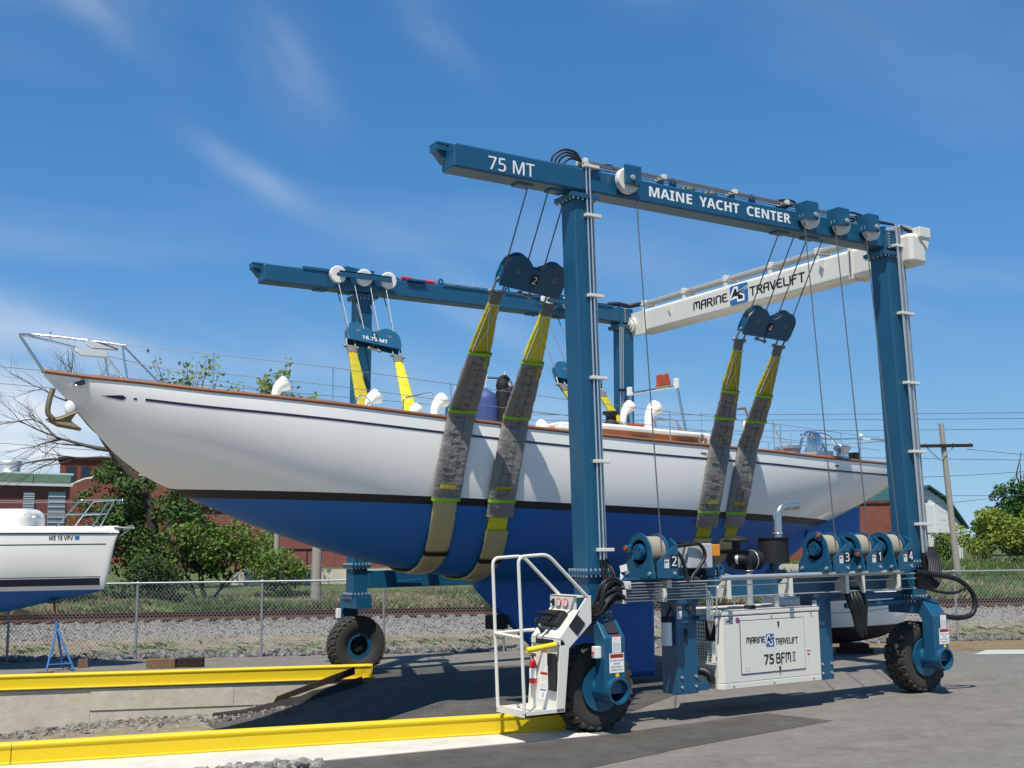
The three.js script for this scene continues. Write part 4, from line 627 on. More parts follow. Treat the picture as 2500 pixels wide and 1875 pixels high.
for (const [cx, side, hx, hz] of [[0, 1, 0.208, 0.2245], [0, -1, 0.208, 0.2245], [LX, 1, 0.215, 0.245], [LX, -1, 0.215, 0.245]]) {
  const sh = g => shear(g, side), c = add('column', sh(bx(cx - hx, cx + hx, 1.98, TOP - 0.02, -hz, hz, 0.035)), M.blue, hoist);
  for (const y of [2.75, 2.0]) { add('flange', sh(bx(cx - 0.275, cx + 0.275, y - 0.035, y + 0.035, -0.29, 0.29, 0.008)), M.blue, c); add('flange_bolts', sh(join(ringPts(0.245, 0.26, 6, 7).map(([x, z]) => bolts([[cx + x, y + 0.034, z], [cx + x, y - 0.034, z, -1]])))), M.zinc, c); }
  const front = cx === 0, ph = front ? 0.30 : 0.36;
  add('head_plate', sh(bx(cx - ph, cx + (front ? 0.33 : 0.27), TOP - 0.05, TOP + 0.04, -0.31, 0.31, 0.01)), M.blue, c);
  add('head_bolts', sh(join(ringPts(front ? 0.26 : 0.3, 0.28, 6, 6).map(([x, z]) => bolts([[cx + x, TOP - 0.05, z, -1]], 0.02)))), M.zinc, c);
  // wheel fork, outboard of the tyre
  const fk = [[0.60, 0.70], [0.90, 0.70], [0.90, 1.64], [0.66, 1.955], [-0.28, 1.955], [-0.28, 1.68], [0.50, 1.68], [0.60, 1.56]];
  const zf = side > 0 ? z => z : z => -WZ - z;
  const f = add('wheel_fork', extX(fk.map(([z, y]) => [zf(z), y]), cx - 0.225, cx + 0.225, 0.02), M.blue, hoist);
  add('hub_tube', [cyl([cx, 0.75, zf(0.46)], [cx, 0.75, zf(1.0)], 0.225, 28, 0.225, true), cyl([cx, 0.75, zf(0.46)], [cx, 0.75, zf(1.0)], 0.195, 28, 0.195, true), new THREE.RingGeometry(0.195, 0.225, 28).translate(cx, 0.75, zf(1.0))], M.blue, f);
  add('hub_core', cyl([cx, 0.75, zf(0.44)], [cx, 0.75, zf(0.52)], 0.19, 20), M.black, f);
  add('hub_disc', [new THREE.RingGeometry(0.20, 0.40, 36).translate(cx, 0.75, zf(0.485)), cyl([cx, 0.75, zf(0.44)], [cx, 0.75, zf(0.485)], 0.40, 36, 0.40, true)], M.blue, f);
  add('pivot', shear(cyl([cx, 1.95, 0], [cx, 2.0, 0], 0.25, 20), side), M.black, f);
  // wheel
  const w = part('wheel', hoist); w.position.set(cx, 0.75, zf(0.20));
  const prof = [[0.33, -0.17], [0.36, -0.22], [0.48, -0.255], [0.60, -0.262], [0.68, -0.24], [0.705, -0.20], [0.712, -0.10], [0.715, 0], [0.712, 0.10], [0.705, 0.20], [0.68, 0.24], [0.60, 0.262], [0.48, 0.255], [0.36, 0.22], [0.33, 0.17]];
  const lugs = [], nL = 26;
  for (let i = 0; i < nL; i++) for (const s of [1, -1]) { const a = (i + (s > 0 ? 0 : 0.5)) / nL * Math.PI * 2; lugs.push(new RoundedBoxGeometry(0.125, 0.05, 0.16, 1, 0.012).rotateY(s * 0.55).translate(0, 0.722, s * 0.085).rotateZ(a), new RoundedBoxGeometry(0.13, 0.05, 0.11, 1, 0.014).rotateX(s * 0.42).rotateY(-s * 0.25).translate(0.03, 0.703, s * 0.205).rotateZ(a)); }
  add('tyre', [lathe(prof, 64).rotateX(Math.PI / 2), lugs], M.tyre, w, { muv: 2 });
  add('rim', [lathe([[0.34, -0.18], [0.37, -0.19], [0.37, -0.16], [0.30, -0.12], [0.29, 0.12], [0.37, 0.16], [0.37, 0.19], [0.34, 0.18]], 40).rotateX(Math.PI / 2)], M.blue, w);
  add('hub', [cyl([0, 0, -0.06], [0, 0, 0.06], 0.30, 32), cyl([0, 0, -0.10], [0, 0, 0.10], 0.15, 24)], M.black, w);
  if (side < 0) add('inner_rim', new THREE.RingGeometry(0.24, 0.375, 40).translate(0, 0, 0.195), M.blue, w);
}
// long top beams
for (const side of [1, -1]) {
  const z0 = side > 0 ? 0 : -WZ, b = add('top_beam', bx(-2.78, LX + 0.22, 9.862, 10.311, z0 - 0.235, z0 + 0.235, 0.045), M.blue, hoist);
  add('weld_seam', bx(-2.7, 8.2, 10.086, 10.092, z0 + 0.234, z0 + 0.2365), M.blue, b);
  add('end_head', [bx(-2.98, -2.77, 10.22, 10.36, z0 - 0.30, z0 - 0.03, 0.012), ext([[-2.96, 10.22], [-2.78, 10.22], [-2.78, 10.02]], 0.2, 0.008).translate(0, 0, z0 - 0.27), bx(-2.98, -2.55, 10.335, 10.375, z0 - 0.32, z0 - 0.02, 0.008)], M.blue, b);
  add('joint_plate', [bx(LX - 0.28, LX - 0.22, 9.80, 10.36, z0 - 0.27, z0 + 0.27, 0.01)], M.blue, b);
  add('joint_bolts', Array.from({ length: 7 }, (_, i) => [cyl([LX - 0.12, 9.88 + i * 0.066, z0 + 0.235], [LX - 0.12, 9.88 + i * 0.066, z0 + 0.27], 0.022, 6)]), M.zinc, b);
  add('wire_rope', [cyl([-2.8, 10.34, z0 - 0.05], [1.0, 10.40, z0 + 0.10], 0.011, 6), cyl([-2.8, 10.33, z0 - 0.15], [3, 10.34, z0 - 0.15], 0.011, 6), cyl([1.5, 10.36, z0 - 0.08], [8.2, 10.37, z0 - 0.08], 0.011, 6)], M.wire, b);
  add('guide_sheave', [2.75, 3.15].map((x, i) => lathe([[0.05, 0], [0.22, 0], [0.2, 0.03], [0.22, 0.06], [0.05, 0.06]], 24).translate(x + i * 0.2, 10.33, z0 - 0.05)), M.rope, b);
  add('lifting_eye', [3.9, 1.75].map((x, i) => ext([[-0.1, 0], [0.1, 0], [0.08, 0.17], [0.03, 0.22], [-0.03, 0.22], [-0.08, 0.17]], 0.03, 0.004, [ring(10, 0.035, 0, 0.14)]).translate(x + 0.55, 10.30, z0 + 0.1)), M.blue, b);
  for (let i = 0; i < 4; i++) add('sheave_guard', extX([[z0 - 0.2, 9.87], [z0 + 0.1, 9.87], [z0 + 0.06, 9.825], [z0 - 0.16, 9.825]], [-1.35, -0.62, 5.2, 6.1][i], [-1.0, -0.28, 5.55, 6.45][i], 0.01), M.blue, b);
  if (side > 0) {
    add('lettering', [words('75 MT', 0.245, 0.98, fontR).translate(-2.07, 9.935, 0.236)], M.print, b);
    add('lettering', [words('MAINE', 0.205, 1.10).translate(1.59, 10.0, 0.236), words('YACHT', 0.205, 1.08).translate(2.885, 10.0, 0.236), words('CENTER', 0.205, 1.26).translate(4.18, 10.0, 0.236)], M.print, b);
    for (const [x0, flip] of [[0.92, -1], [5.82, 1], [6.78, 1], [7.74, 1]]) {   // fairlead sheave housings on the outer face
      const h = add('sheave_housing', flip > 0 ? [bx(x0 - 0.16, x0 + 0.17, 10.08, 10.47, 0.48, 0.54, 0.012), bx(x0 - 0.18, x0 - 0.14, 10.08, 10.47, 0.2, 0.54, 0.01), bx(x0 - 0.16, x0 + 0.17, 10.08, 10.42, 0.22, 0.27, 0.01), bx(x0 - 0.15, x0 + 0.1, 10.43, 10.475, 0.24, 0.52, 0.01)] : [bx(x0 - 0.12, x0 + 0.26, 10.06, 10.44, 0.46, 0.53, 0.012), bx(x0 + 0.20, x0 + 0.26, 10.06, 10.40, 0.2, 0.52, 0.01), bx(x0 - 0.1, x0 + 0.2, 10.08, 10.42, 0.22, 0.27, 0.01)], M.blue, b);
      const sx = x0 + (flip > 0 ? 0.07 : 0.03), sy = 10.17;
      add('sheave', lathe([[0.06, -0.05], [0.22, -0.055], [0.255, -0.05], [0.225, 0], [0.255, 0.05], [0.22, 0.055], [0.06, 0.05]], 36).rotateX(Math.PI / 2).translate(sx, sy, 0.37), M.sheave, h);
      add('pin', [cyl([sx, sy + 0.02, 0.2], [sx, sy + 0.02, 0.58], 0.035, 12), cyl([sx, sy + 0.02, 0.54], [sx, sy + 0.02, 0.56], 0.06, 6)], M.zinc, h);
    }
    // pipe run along the beam top with posts
    for (let i = 0; i < 5; i++) add('hydraulic_pipe', cyl([0.15, 10.47 + (i % 2) * 0.045, 0.16 - i * 0.055], [8.45, 10.45 + (i % 2) * 0.045, 0.16 - i * 0.055], 0.013, 6), M.dullSteel, hoist);
    for (const x of [0.12, 2.05, 3.95, 5.45, 7.25]) { const k = add('pipe_post', bx(x - 0.03, x + 0.03, 10.30, 10.44, -0.05, 0.1), M.blue, hoist); add('pipe_clamp', bx(x - 0.05, x + 0.05, 10.44, 10.54, -0.09, 0.19, 0.01), M.cream, k); }
    const hs = []; for (let i = 0; i < 3; i++) hs.push(tube([[-0.5 + i * 0.08, 10.32, -0.1], [-0.46 + i * 0.08, 10.55 - i * 0.02, -0.08], [-0.25 + i * 0.03, 10.70 - i * 0.05, -0.02], [-0.02, 10.66 - i * 0.05, 0.05], [0.06 + i * 0.03, 10.5, 0.1], [0.14, 10.44, 0.12]], 0.022, 40, 8));
    hs.push(tube([[-0.35, 10.36, 0], [-0.15, 10.52, 0.05], [0.1, 10.48, 0.1]], 0.022, 20, 8), tube([[0.1, 10.36, 0.1], [0.3, 10.38, 0.1], [0.55, 10.33, 0.1]], 0.022, 20, 8), tube([[0.55, 10.5, 0.1], [0.75, 10.5, 0.15], [0.78, 10.4, 0.2]], 0.02, 16, 6), tube([[5.25, 10.52, 0.1], [5.5, 10.56, 0.12], [5.68, 10.53, 0.15], [5.7, 10.42, 0.18]], 0.024, 20, 6), tube([[5.15, 10.36, 0.12], [5.4, 10.38, 0.14], [5.6, 10.45, 0.16]], 0.022, 16, 6), tube([[7.1, 10.40, 0.1], [7.15, 10.32, 0.2], [7.4, 10.34, 0.22], [7.65, 10.5, 0.2]], 0.022, 20, 6), tube([[7.2, 10.5, 0.1], [7.5, 10.58, 0.12], [7.8, 10.55, 0.15]], 0.024, 20, 6));
    for (let i = 0; i < 5; i++) hs.push(tube([[7.6, 10.5, 0.16 - i * 0.04], [8.2, 10.44 + i * 0.02, 0.2 - i * 0.03], [8.75, 10.42 + 0.012 * i, 0.3 - i * 0.02]], 0.02, 16, 6));
    for (const g of hs) add('hose', g, M.hose, hoist);
  } else {
    // trolley sheave frame above the far column
    const zz = z0 + 0.42;
    for (const [x0, cut] of [[-0.15, 0], [6.35, 1]]) {
      const f = add('sheave_frame', [bx(x0 - 0.70, x0 + 0.78, 10.14, 10.30, zz + 0.06, zz + 0.10, 0.008), bx(x0 - 0.70, x0 + 0.78, 10.26, 10.30, zz - 0.1, zz + 0.10, 0.008), ext([[x0 - 0.55, 10.3], [x0 + 0.35, 10.3], [x0 + 0.25, 10.46], [x0 - 0.42, 10.52]], 0.05, 0.008).translate(0, 0, zz - 0.28), bx(x0 - 0.5, x0 - 0.38, 10.28, 10.46, zz - 0.25, zz + 0.0, 0.02), bx(x0 + 0.2, x0 + 0.32, 10.28, 10.42, zz - 0.25, zz + 0.0, 0.02)], M.blue, b);
      for (const dx of [-0.72, 0.02, 0.72]) add('sheave', lathe([[0.05, -0.04], [0.20, -0.045], [0.225, -0.04], [0.2, 0], [0.225, 0.04], [0.20, 0.045], [0.05, 0.04]], 32).rotateX(Math.PI / 2).translate(x0 + dx, 10.2, zz), M.sheave, f);
    }
    add('trolley_cylinder', [cyl([0.75, 10.36, z0 + 0.05], [1.25, 10.34, z0 + 0.05], 0.05, 12), cyl([1.95, 10.34, z0 + 0.05], [2.3, 10.33, z0 + 0.05], 0.05, 12), bx(1.2, 1.75, 10.31, 10.37, z0 - 0.05, z0 + 0.32, 0.01)], M.blue, b);
    add('red_cylinder', [cyl([1.12, 10.4, z0 + 0.1], [1.42, 10.4, z0 + 0.1], 0.06, 12), cyl([1.75, 10.38, z0 + 0.1], [2.1, 10.37, z0 + 0.1], 0.06, 12)], M.red, b);
    add('track_bar', [bx(-1.75, -0.9, 10.28, 10.36, z0 + 0.18, z0 + 0.262, 0.01), bx(2.3, 8.1, 10.28, 10.345, z0 + 0.18, z0 + 0.262, 0.01)], M.blue, b);
    for (let i = 0; i < 3; i++) add('hydraulic_pipe', cyl([2.2, 10.42 + i * 0.02, z0 + 0.05 - i * 0.06], [8.4, 10.42, z0 + 0.05 - i * 0.06], 0.013, 6), M.dullSteel, hoist);
    add('hose', tube([[8.1, 10.42, z0], [8.4, 10.44, z0 + 0.1], [8.75, 10.40, z0 + 0.2], [9.0, 10.44, z0 + 0.5]], 0.07, 24, 8), M.hose, hoist);
  }
}
// white cross beam at the rear
{ const c = add('cross_beam', [bx(8.87, 9.42, 9.50, 10.215, -9.45, 0.60, 0.11)], M.cream, hoist);
  add('splice_flange', [bx(8.845, 9.44, 9.47, 10.235, -1.23, -1.19, 0.01), bx(8.845, 9.44, 9.47, 10.235, -1.15, -1.11, 0.01)], M.cream, c); add('splice_bolts', Array.from({ length: 7 }, (_, i) => cyl([8.83, 9.6 + i * 0.09, -1.17], [8.87, 9.6 + i * 0.09, -1.17], 0.022, 6)), M.dullSteel, c);
  add('end_cap', [bx(9.12, 9.5, 10.12, 10.36, 0.30, 0.66, 0.02), ext([[9.15, 10.12], [9.48, 10.12], [9.4, 9.86]], 0.05).translate(0, 0, 0.58)], M.cream, c);
  const pv = add('pivot_plate', [extX(ring(28, 0.36, -9.62, 9.80, Math.PI * 0.5, Math.PI * 1.5).concat([[-9.05, 9.46], [-9.05, 10.16]]), 8.80, 8.868, 0.01)], M.cream, c); add('pivot_pin', [cyl([8.72, 9.80, -9.62], [8.80, 9.80, -9.62], 0.22, 24), cyl([8.68, 9.80, -9.62], [8.74, 9.80, -9.62], 0.13, 20)], M.cream, pv);
  add('lug', [ext([[-0.06, 0], [0.06, 0], [0.03, -0.2]], 0.05).rotateY(-Math.PI / 2).translate(8.87, 10.06, -7.9), ext([[-0.05, 0], [0.07, 0], [0.05, -0.2]], 0.09).rotateY(-Math.PI / 2).translate(8.87, 10.12, -2.05)], M.cream, c);
  for (let i = 0; i < 8; i++) add('hydraulic_pipe', cyl([8.92 + i * 0.05, 10.39 + (i % 2) * 0.06, -9.35], [8.92 + i * 0.05, 10.39 + (i % 2) * 0.06, 0.3], 0.022, 6), M.bundle, hoist);
  for (const z of [-9.2, -7.35, -5.6, -3.9, -2.25]) add('pipe_bracket', [bx(8.88, 9.36, 10.34, 10.5, z - 0.07, z + 0.07, 0.015), bx(8.90, 8.95, 10.18, 10.35, z - 0.05, z + 0.05), bx(9.28, 9.33, 10.18, 10.35, z - 0.05, z + 0.05)], M.cream, c);
  for (let i = 0; i < 6; i++) add('hose', tube([[8.9, 10.38 + 0.01 * i, 0.32], [9.0 + 0.02 * i, 10.32 - 0.03 * (i % 3), 0.42], [9.15, 10.24 + 0.02 * i, 0.45]], 0.022, 14, 6), M.hose, hoist);
  // stroke lettering
  const LET = { M: [0.8, [[0, 0], [0, 0.8], [0.1, 1], [0.3, 1], [0.4, 0.8], [0.4, 0.3]], [[0.4, 0.8], [0.5, 1], [0.7, 1], [0.8, 0.8], [0.8, 0]]], A: [0.6, [[0, -0.15], [0, 0.75], [0.15, 1], [0.6, 1], [0.6, 0]], [[0, 0.45], [0.6, 0.45]]], R: [0.62, [[0, 0], [0, 1], [0.45, 1], [0.6, 0.85], [0.6, 0.62], [0.45, 0.48], [0, 0.48]], [[0.32, 0.48], [0.64, -0.12]]], I: [0.04, [[0.02, 0], [0.02, 1]]], N: [0.6, [[0, 0], [0, 0.82], [0.12, 1], [0.5, 1], [0.6, 0.85], [0.6, 0]]], E: [0.58, [[0.55, 1], [0.16, 1], [0, 0.86], [0, 0.62], [0.12, 0.52], [0.45, 0.52]], [[0.12, 0.52], [0, 0.42], [0, 0.14], [0.15, 0], [0.6, 0]]], T: [0.7, [[0, 1], [0.7, 1]], [[0.35, 1], [0.35, -0.12]]], V: [0.62, [[0, 1], [0.3, 0], [0.62, 1]]], L: [0.5, [[0, 1], [0, 0.14], [0.12, 0], [0.52, 0]]], F: [0.52, [[0, -0.15], [0, 1], [0.54, 1]], [[0, 0.55], [0.42, 0.55]]], B: [0.6, [[0, 0], [0, 1], [0.4, 1], [0.55, 0.88], [0.55, 0.65], [0.42, 0.53], [0.1, 0.53]], [[0.42, 0.53], [0.6, 0.4], [0.6, 0.14], [0.45, 0], [0, 0]]] };
  const stroke = (str, h, wd, sw = 0.15) => { // width wd
    let x = 0; const out = []; for (const ch of str) { const [w, ...lines] = LET[ch]; for (const l of lines) for (let i = 0; i < l.length; i++) { if (i) { const [a, b] = [l[i - 1], l[i]], dx = b[0] - a[0], dy = b[1] - a[1], L = Math.hypot(dx, dy); out.push(new THREE.BoxGeometry(L, sw, 0.004).rotateZ(Math.atan2(dy, dx)).translate(x + (a[0] + b[0]) / 2, (a[1] + b[1]) / 2, 0)); } out.push(new THREE.CylinderGeometry(sw / 2, sw / 2, 0.0036, 10).rotateX(Math.PI / 2).translate(x + l[i][0], l[i][1], 0)); } x += w + 0.27; }
    const g = join(out); g.scale(wd / (x - 0.27), h, 1); return g; };
  globalThis.strokeText = stroke;
  const face = g => g.rotateY(-Math.PI / 2);
  add('lettering', [face(stroke('MARINE', 0.20, 1.36, 0.19)).translate(8.866, 9.77, -6.86), face(stroke('TRAVELIFT', 0.20, 1.94, 0.19)).translate(8.866, 9.76, -4.60)], M.ink, c);
  const lg = (w, h) => { const q = (pts, z) => ext(pts.map(([a, b]) => [a * w, b * h]), 0.003).translate(0, 0, z); return [q([[0.08, 0], [0.92, 0], [1, 0.07], [1, 0.93], [0.92, 1], [0.08, 1], [0, 0.93], [0, 0.07]], 0),
    q([[0.03, 0.27], [0.0, 0.47], [0.23, 0.92], [0.47, 0.91], [0.44, 0.66], [1.0, 0.83], [1.0, 0.72], [0.57, 0.54], [0.80, 0.43], [0.80, 0.11], [0.40, 0.12], [0.38, 0.33]], 0.002), q([[0.05, 0.35], [0.28, 0.82], [0.38, 0.81], [0.39, 0.62], [1.0, 0.79], [1.0, 0.76], [0.49, 0.52], [0.72, 0.38], [0.72, 0.22], [0.47, 0.24], [0.43, 0.43], [0.22, 0.43]], 0.004)]; };
  globalThis.logoShapes = lg;
  const [l0, l1, l2] = lg(0.70, 0.54).map(g => face(g).translate(8.867, 9.60, -5.38)); const lo = add('logo', l0, M.logoBlue, c); add('logo_mark', l1, M.print, lo); add('logo_shadow', l2, M.ink, lo);
}
// riser pipes on the near columns
for (const [cx, xs2, zz, y1] of [[0, [0.05, 0.12, 0.235, 0.30], [0.285, 0.30, 0.18, 0.12], 10.42], [LX, [0.02, 0.08, 0.14, 0.21, 0.28, 0.37], [0.36, 0.34, 0.33, 0.32, 0.28, 0.24], 10.44]]) {
  xs2.forEach((x, i) => add('hydraulic_pipe', cyl([cx + x, 2.95, zz[i] + lean(2.95)], [cx + x, y1 - (cx && i < 4 ? 0.03 * i : 0), zz[i] + lean(y1)], 0.017, 8), i % 3 === 2 ? M.dullSteel : M.steel, hoist));
  for (const y of (cx ? [9.93, 8.35, 6.75, 5.2, 3.6] : [10.35, 9.38, 7.83, 6.28, 4.74, 3.15])) add('pipe_clamp', bx(cx + xs2[0] - 0.05, cx + xs2[xs2.length - 1] + 0.04, y - 0.03, y + 0.03, 0.225 + lean(y), 0.33 + lean(y) + (cx ? 0.05 : 0), 0.008), M.cream, hoist);
  for (let i = 0; i < 4; i++) add('hose', tube([[cx + xs2[i], 2.98, zz[i] + lean(3)], [cx + xs2[i] + 0.03, 2.7, 0.5], [cx + xs2[i] + (cx ? 0.06 : 0.02), 2.45, 0.55]], 0.026, 20, 7), M.hose, hoist);
}
for (let i = 0; i < 3; i++) add('hydraulic_pipe', cyl([LX - 0.24 - 0.06 * i, 3, -WZ + 0.30 - lean(3)], [LX - 0.24 - 0.06 * i, 9.7, -WZ + 0.30], 0.015, 6), M.steel, hoist);
add('pipe_clamp', bx(LX - 0.42, LX - 0.2, 7.75, 7.81, -WZ + 0.2, -WZ + 0.36), M.black, hoist);
// lower beams
const nearLow = add('lower_beam', [bx(0.2, LX - 0.2, 2.20, 2.60, -0.05, 0.42, 0.02), bx(0.25, 2.0, 2.60, 2.635, -0.05, 0.62, 0.006), bx(4.5, 8.2, 2.60, 2.635, -0.05, 0.62, 0.006)], M.blue, hoist);
add('lower_beam', bx(0.2, LX - 0.2, 2.18, 2.62, -WZ - 0.35, -WZ + 0.05, 0.02), M.blue, hoist);
add('access_rung', [cyl([1.0, 2.32, -WZ + 0.08], [1.7, 2.36, -WZ + 0.10], 0.02, 6), cyl([1.0, 2.32, -WZ + 0.08], [1.05, 2.25, -WZ + 0.02], 0.015, 6)], M.blue, hoist);
for (const x of [2.6, 3.1, 4.5]) add('lifting_eye', ext([[-0.1, 0], [0.1, 0], [0.08, 0.2], [0.04, 0.24], [-0.04, 0.24], [-0.08, 0.2]], 0.04, 0.005, [ring(12, 0.04, 0, 0.15)]).translate(x, 2.6, 0.2), M.blue, hoist);
// pipe rack along the near lower beam
for (let i = 0; i < 7; i++) { const y = 2.55 - i * 0.052, x1 = i === 1 || i === 3 ? 2.3 : i >= 4 && i < 6 ? 2.38 : 8.35; add('hydraulic_pipe', cyl([0.3, y, 0.70 + (i % 2) * 0.03], [x1, y, 0.70 + (i % 2) * 0.03], 0.0125, 8), i % 2 ? M.dullSteel : M.steel, hoist); }
for (const [a, b] of [[1, 2.3], [3, 2.34], [4, 2.38], [5, 2.43]]) { const y = 2.55 - a * 0.052; add('hydraulic_pipe', pipe([[b - 0.25, y, 0.7], [b, y, 0.7], [b, 1.80, 0.7], [2.66, 1.50, 0.36]], 0.05, 0.0125, 40, 8), M.steel, hoist); }
add('hydraulic_pipe', pipe([[2.8, 2.43, 0.72], [2.55, 2.43, 0.72], [2.52, 1.9, 0.70]], 0.06, 0.018, 30, 8), M.steel, hoist);
add('guard_tube', cyl([2.62, 2.60, 0.75], [7.75, 2.60, 0.75], 0.042, 14), M.zinc, hoist);
for (const x of [0.34, 1.27]) { const k = add('pipe_bracket', [bx(x - 0.03, x + 0.04, 2.20, 2.44, 0.42, 0.76, 0.008), bx(x + 0.04, x + 0.14, 2.46, 2.59, 0.55, 0.78, 0.008)], M.cream, hoist); add('bolt', [cyl([x, 2.24, 0.76], [x, 2.24, 0.775], 0.013, 6), cyl([x + 0.09, 2.52, 0.78], [x + 0.09, 2.52, 0.795], 0.013, 6)], M.dullSteel, k); }
for (const x of [2.82, 4.44, 6.03, 6.5, 7.6]) add('pipe_bracket', [extX([[0.42, 2.2], [0.77, 2.2], [0.77, 2.56], [0.6, 2.56], [0.42, 2.4]], x - 0.015, x + 0.02, 0.003), bx(x - 0.06, x + 0.03, 2.2, 2.56, 0.75, 0.775)], M.cream, hoist);
for (let i = 0; i < 12; i++) { const y = 2.55 - (i % 6) * 0.055, z = 0.62 + 0.14 * (i / 12), k = rr(-0.06, 0.06); add('hose', tube([[0.36, y, z], [0.2, y + 0.05 + k, z], [-0.05, y - 0.02 + k * 2 - 0.05 * (i % 3), z + k], [-0.2, 2.2 - 0.05 * (i % 4), z - 0.05 + k], [-0.34, 1.95 + k, 0.42]], 0.03, 24, 7), M.hose, hoist); }
for (const [a, r] of [[0, 0.055], [1, 0.03]]) add('hose', tube(a ? [[8.2, 2.3, 0.72], [8.7, 2.16, 0.8], [9.15, 2.12, 0.95], [9.55, 2.24, 1.0]] : [[8.2, 2.58, 0.70], [8.8, 2.5, 0.8], [9.35, 2.36, 0.95], [9.72, 2.0, 1.0], [9.62, 1.66, 1.0], [9.2, 1.58, 0.92], [8.85, 1.64, 0.80]], r, 50, 8), M.hose, hoist);
for (let i = 0; i < 7; i++) add('hose', tube([[8.85 + i * 0.05, 3.1, 0.45], [8.8 + i * 0.06, 2.75, 0.6], [8.6 + i * 0.05, 2.5 - 0.04 * i, 0.7], [8.2, 2.55 - i * 0.05, 0.7]], 0.028, 20, 7), M.hose, hoist);
for (let i = 0; i < 5; i++) add('hose', tube([[6.15 + i * 0.09, 2.3, 0.6], [6.05 + i * 0.12, 2.05, 0.75], [6.2 + i * 0.08, 1.75 - 0.08 * (i % 2), 0.74], [6.3 + 0.05 * i, 1.42 - 0.06 * (i % 3), 0.72]], 0.05, 20, 8), M.hose, hoist);
add('tie_bar', [bx(6.0, 8.3, 2.02, 2.14, 0.05, 0.25, 0.02), cyl([6.4, 1.92, 0.35], [8.2, 1.95, 0.35], 0.06, 12)], M.blue, hoist);
// winches
function winch(x, num) {
  const w = part('winch', hoist), cz = 0.62, cy = 3.10; w.position.set(x, 0, 0);
  const plate = (a, b, cut) => extX([[cz - 0.46, 2.635], [cz + 0.42, 2.635], [cz + 0.42, 2.72], [cz + 0.34, 3.0], ...ring(20, 0.335, cz, cy, 0.0, Math.PI).map(p => p), [cz - 0.34, 3.0], [cz - 0.46, 2.8]], a, b, 0.006, [ring(24, cut, cz, cy)]);
  add('drum_flange', plate(0, 0.035, 0.235), M.blue, w); add('drum_flange', plate(0.40, 0.435, 0.20), M.blue, w);
  const coil = []; for (let i = 0; i < 15; i++) coil.push(new THREE.TorusGeometry(0.268, 0.0145, 6, 40).rotateY(Math.PI / 2).translate(0.05 + i * 0.0245, cy, cz)); coil.push(cyl([0.035, cy, cz], [0.40, cy, cz], 0.265, 36, 0.265, true));
  add('rope_drum', coil, M.rope, w);
  add('motor', [cyl([-0.05, cy, cz], [0.03, cy, cz], 0.135, 14, 0.13), cyl([-0.02, cy, cz], [0.3, cy, cz], 0.15, 20), ring(8, 0.108).map(([a, b]) => cyl([-0.05, cy + a, cz + b], [-0.065, cy + a, cz + b], 0.017, 6))], M.blue, w);
  add('drum_hollow', [cyl([0.036, cy, cz], [0.3, cy, cz], 0.236, 28, 0.236, true), cyl([0.28, cy, cz], [0.3, cy, cz], 0.235, 28)], M.black, w);
  add('guard_plate', ext([[0.04, 2.64], [0.50, 2.64], [0.50, 3.20], [0.42, 3.20], [0.04, 2.92]], 0.03, 0.004).translate(0.03, 0, cz + 0.40), M.blue, w);
  add('end_plate', extX([[cz - 0.2, 2.64], [cz + 0.42, 2.64], [cz + 0.42, 3.22], [cz + 0.25, 3.34], [cz - 0.1, 3.2]], 0.52, 0.56, 0.006), M.blue, w);
  add('brake_arm', [bx(-0.05, 0.0, cy - 0.02, cy + 0.13, cz - 0.38, cz - 0.20, 0.02)].map(g => num === '3' ? g.translate(0, -cy, -cz).rotateX(1.92).translate(0, cy, cz) : num === '1' ? g.translate(0, -cy, -cz).rotateX(3.27).translate(0, cy, cz) : g), M.blue, w);
  add('brake_cap', [cyl([-0.05, cy + 0.07, cz - 0.32], [-0.075, cy + 0.07, cz - 0.32], 0.042, 12)].map(g => num === '3' ? g.translate(0, -cy, -cz).rotateX(1.92).translate(0, cy, cz) : num === '1' ? g.translate(0, -cy, -cz).rotateX(3.27).translate(0, cy, cz) : g), M.brickRed, w);
  add('foot_bolts', [[-0.35, 0], [0.3, 0]].map(([z]) => cyl([-0.03, 2.72, cz + z], [0, 2.72, cz + z], 0.035, 6)).concat(cyl([0.45, 2.72, cz + 0.43], [0.45, 2.72, cz + 0.46], 0.03, 6)), M.zinc, w);
  const n = add('number_plate', bx(0.37, 0.525, 2.82, 3.05, cz + 0.432, cz + 0.437), M.ink, w); void n;
  add('number', words(num, 0.17, num === '1' ? 0.05 : 0.105, fontR).translate(0.40 + (num === '1' ? 0.03 : 0), 2.85, cz + 0.4375), M.print, w);
  const ws = add('warning_label', new THREE.PlaneGeometry(0.105, 0.17).translate(0.28, 2.90, cz + 0.4335), warn, w); void ws;
}
const warn = printed(0.1, 0.17, (x, w, h) => { x.fillStyle = '#ececea'; x.fillRect(0, 0, w, h); x.fillStyle = '#b8392c'; x.fillRect(0, 0, w, h * 0.14); x.fillStyle = '#222'; x.fillRect(w * 0.12, h * 0.24, w * 0.3, h * 0.28); x.fillRect(w * 0.5, h * 0.3, w * 0.35, h * 0.16); x.fillStyle = '#999'; for (let i = 0; i < 5; i++) x.fillRect(w * 0.1, h * (0.6 + i * 0.07), w * 0.8, h * 0.025); }, 64);
winch(0.80, '2'); winch(5.28, '3'); winch(6.24, '1'); winch(7.2, '4');
for (const [xt, xb] of [[1.14, 1.10], [5.70, 5.60], [6.65, 6.58], [7.62, 7.52]]) add('wire_rope', [cyl([xt, 10.12, 0.38], [xb, 3.12, 0.895], 0.0125, 8)], M.wire, hoist);
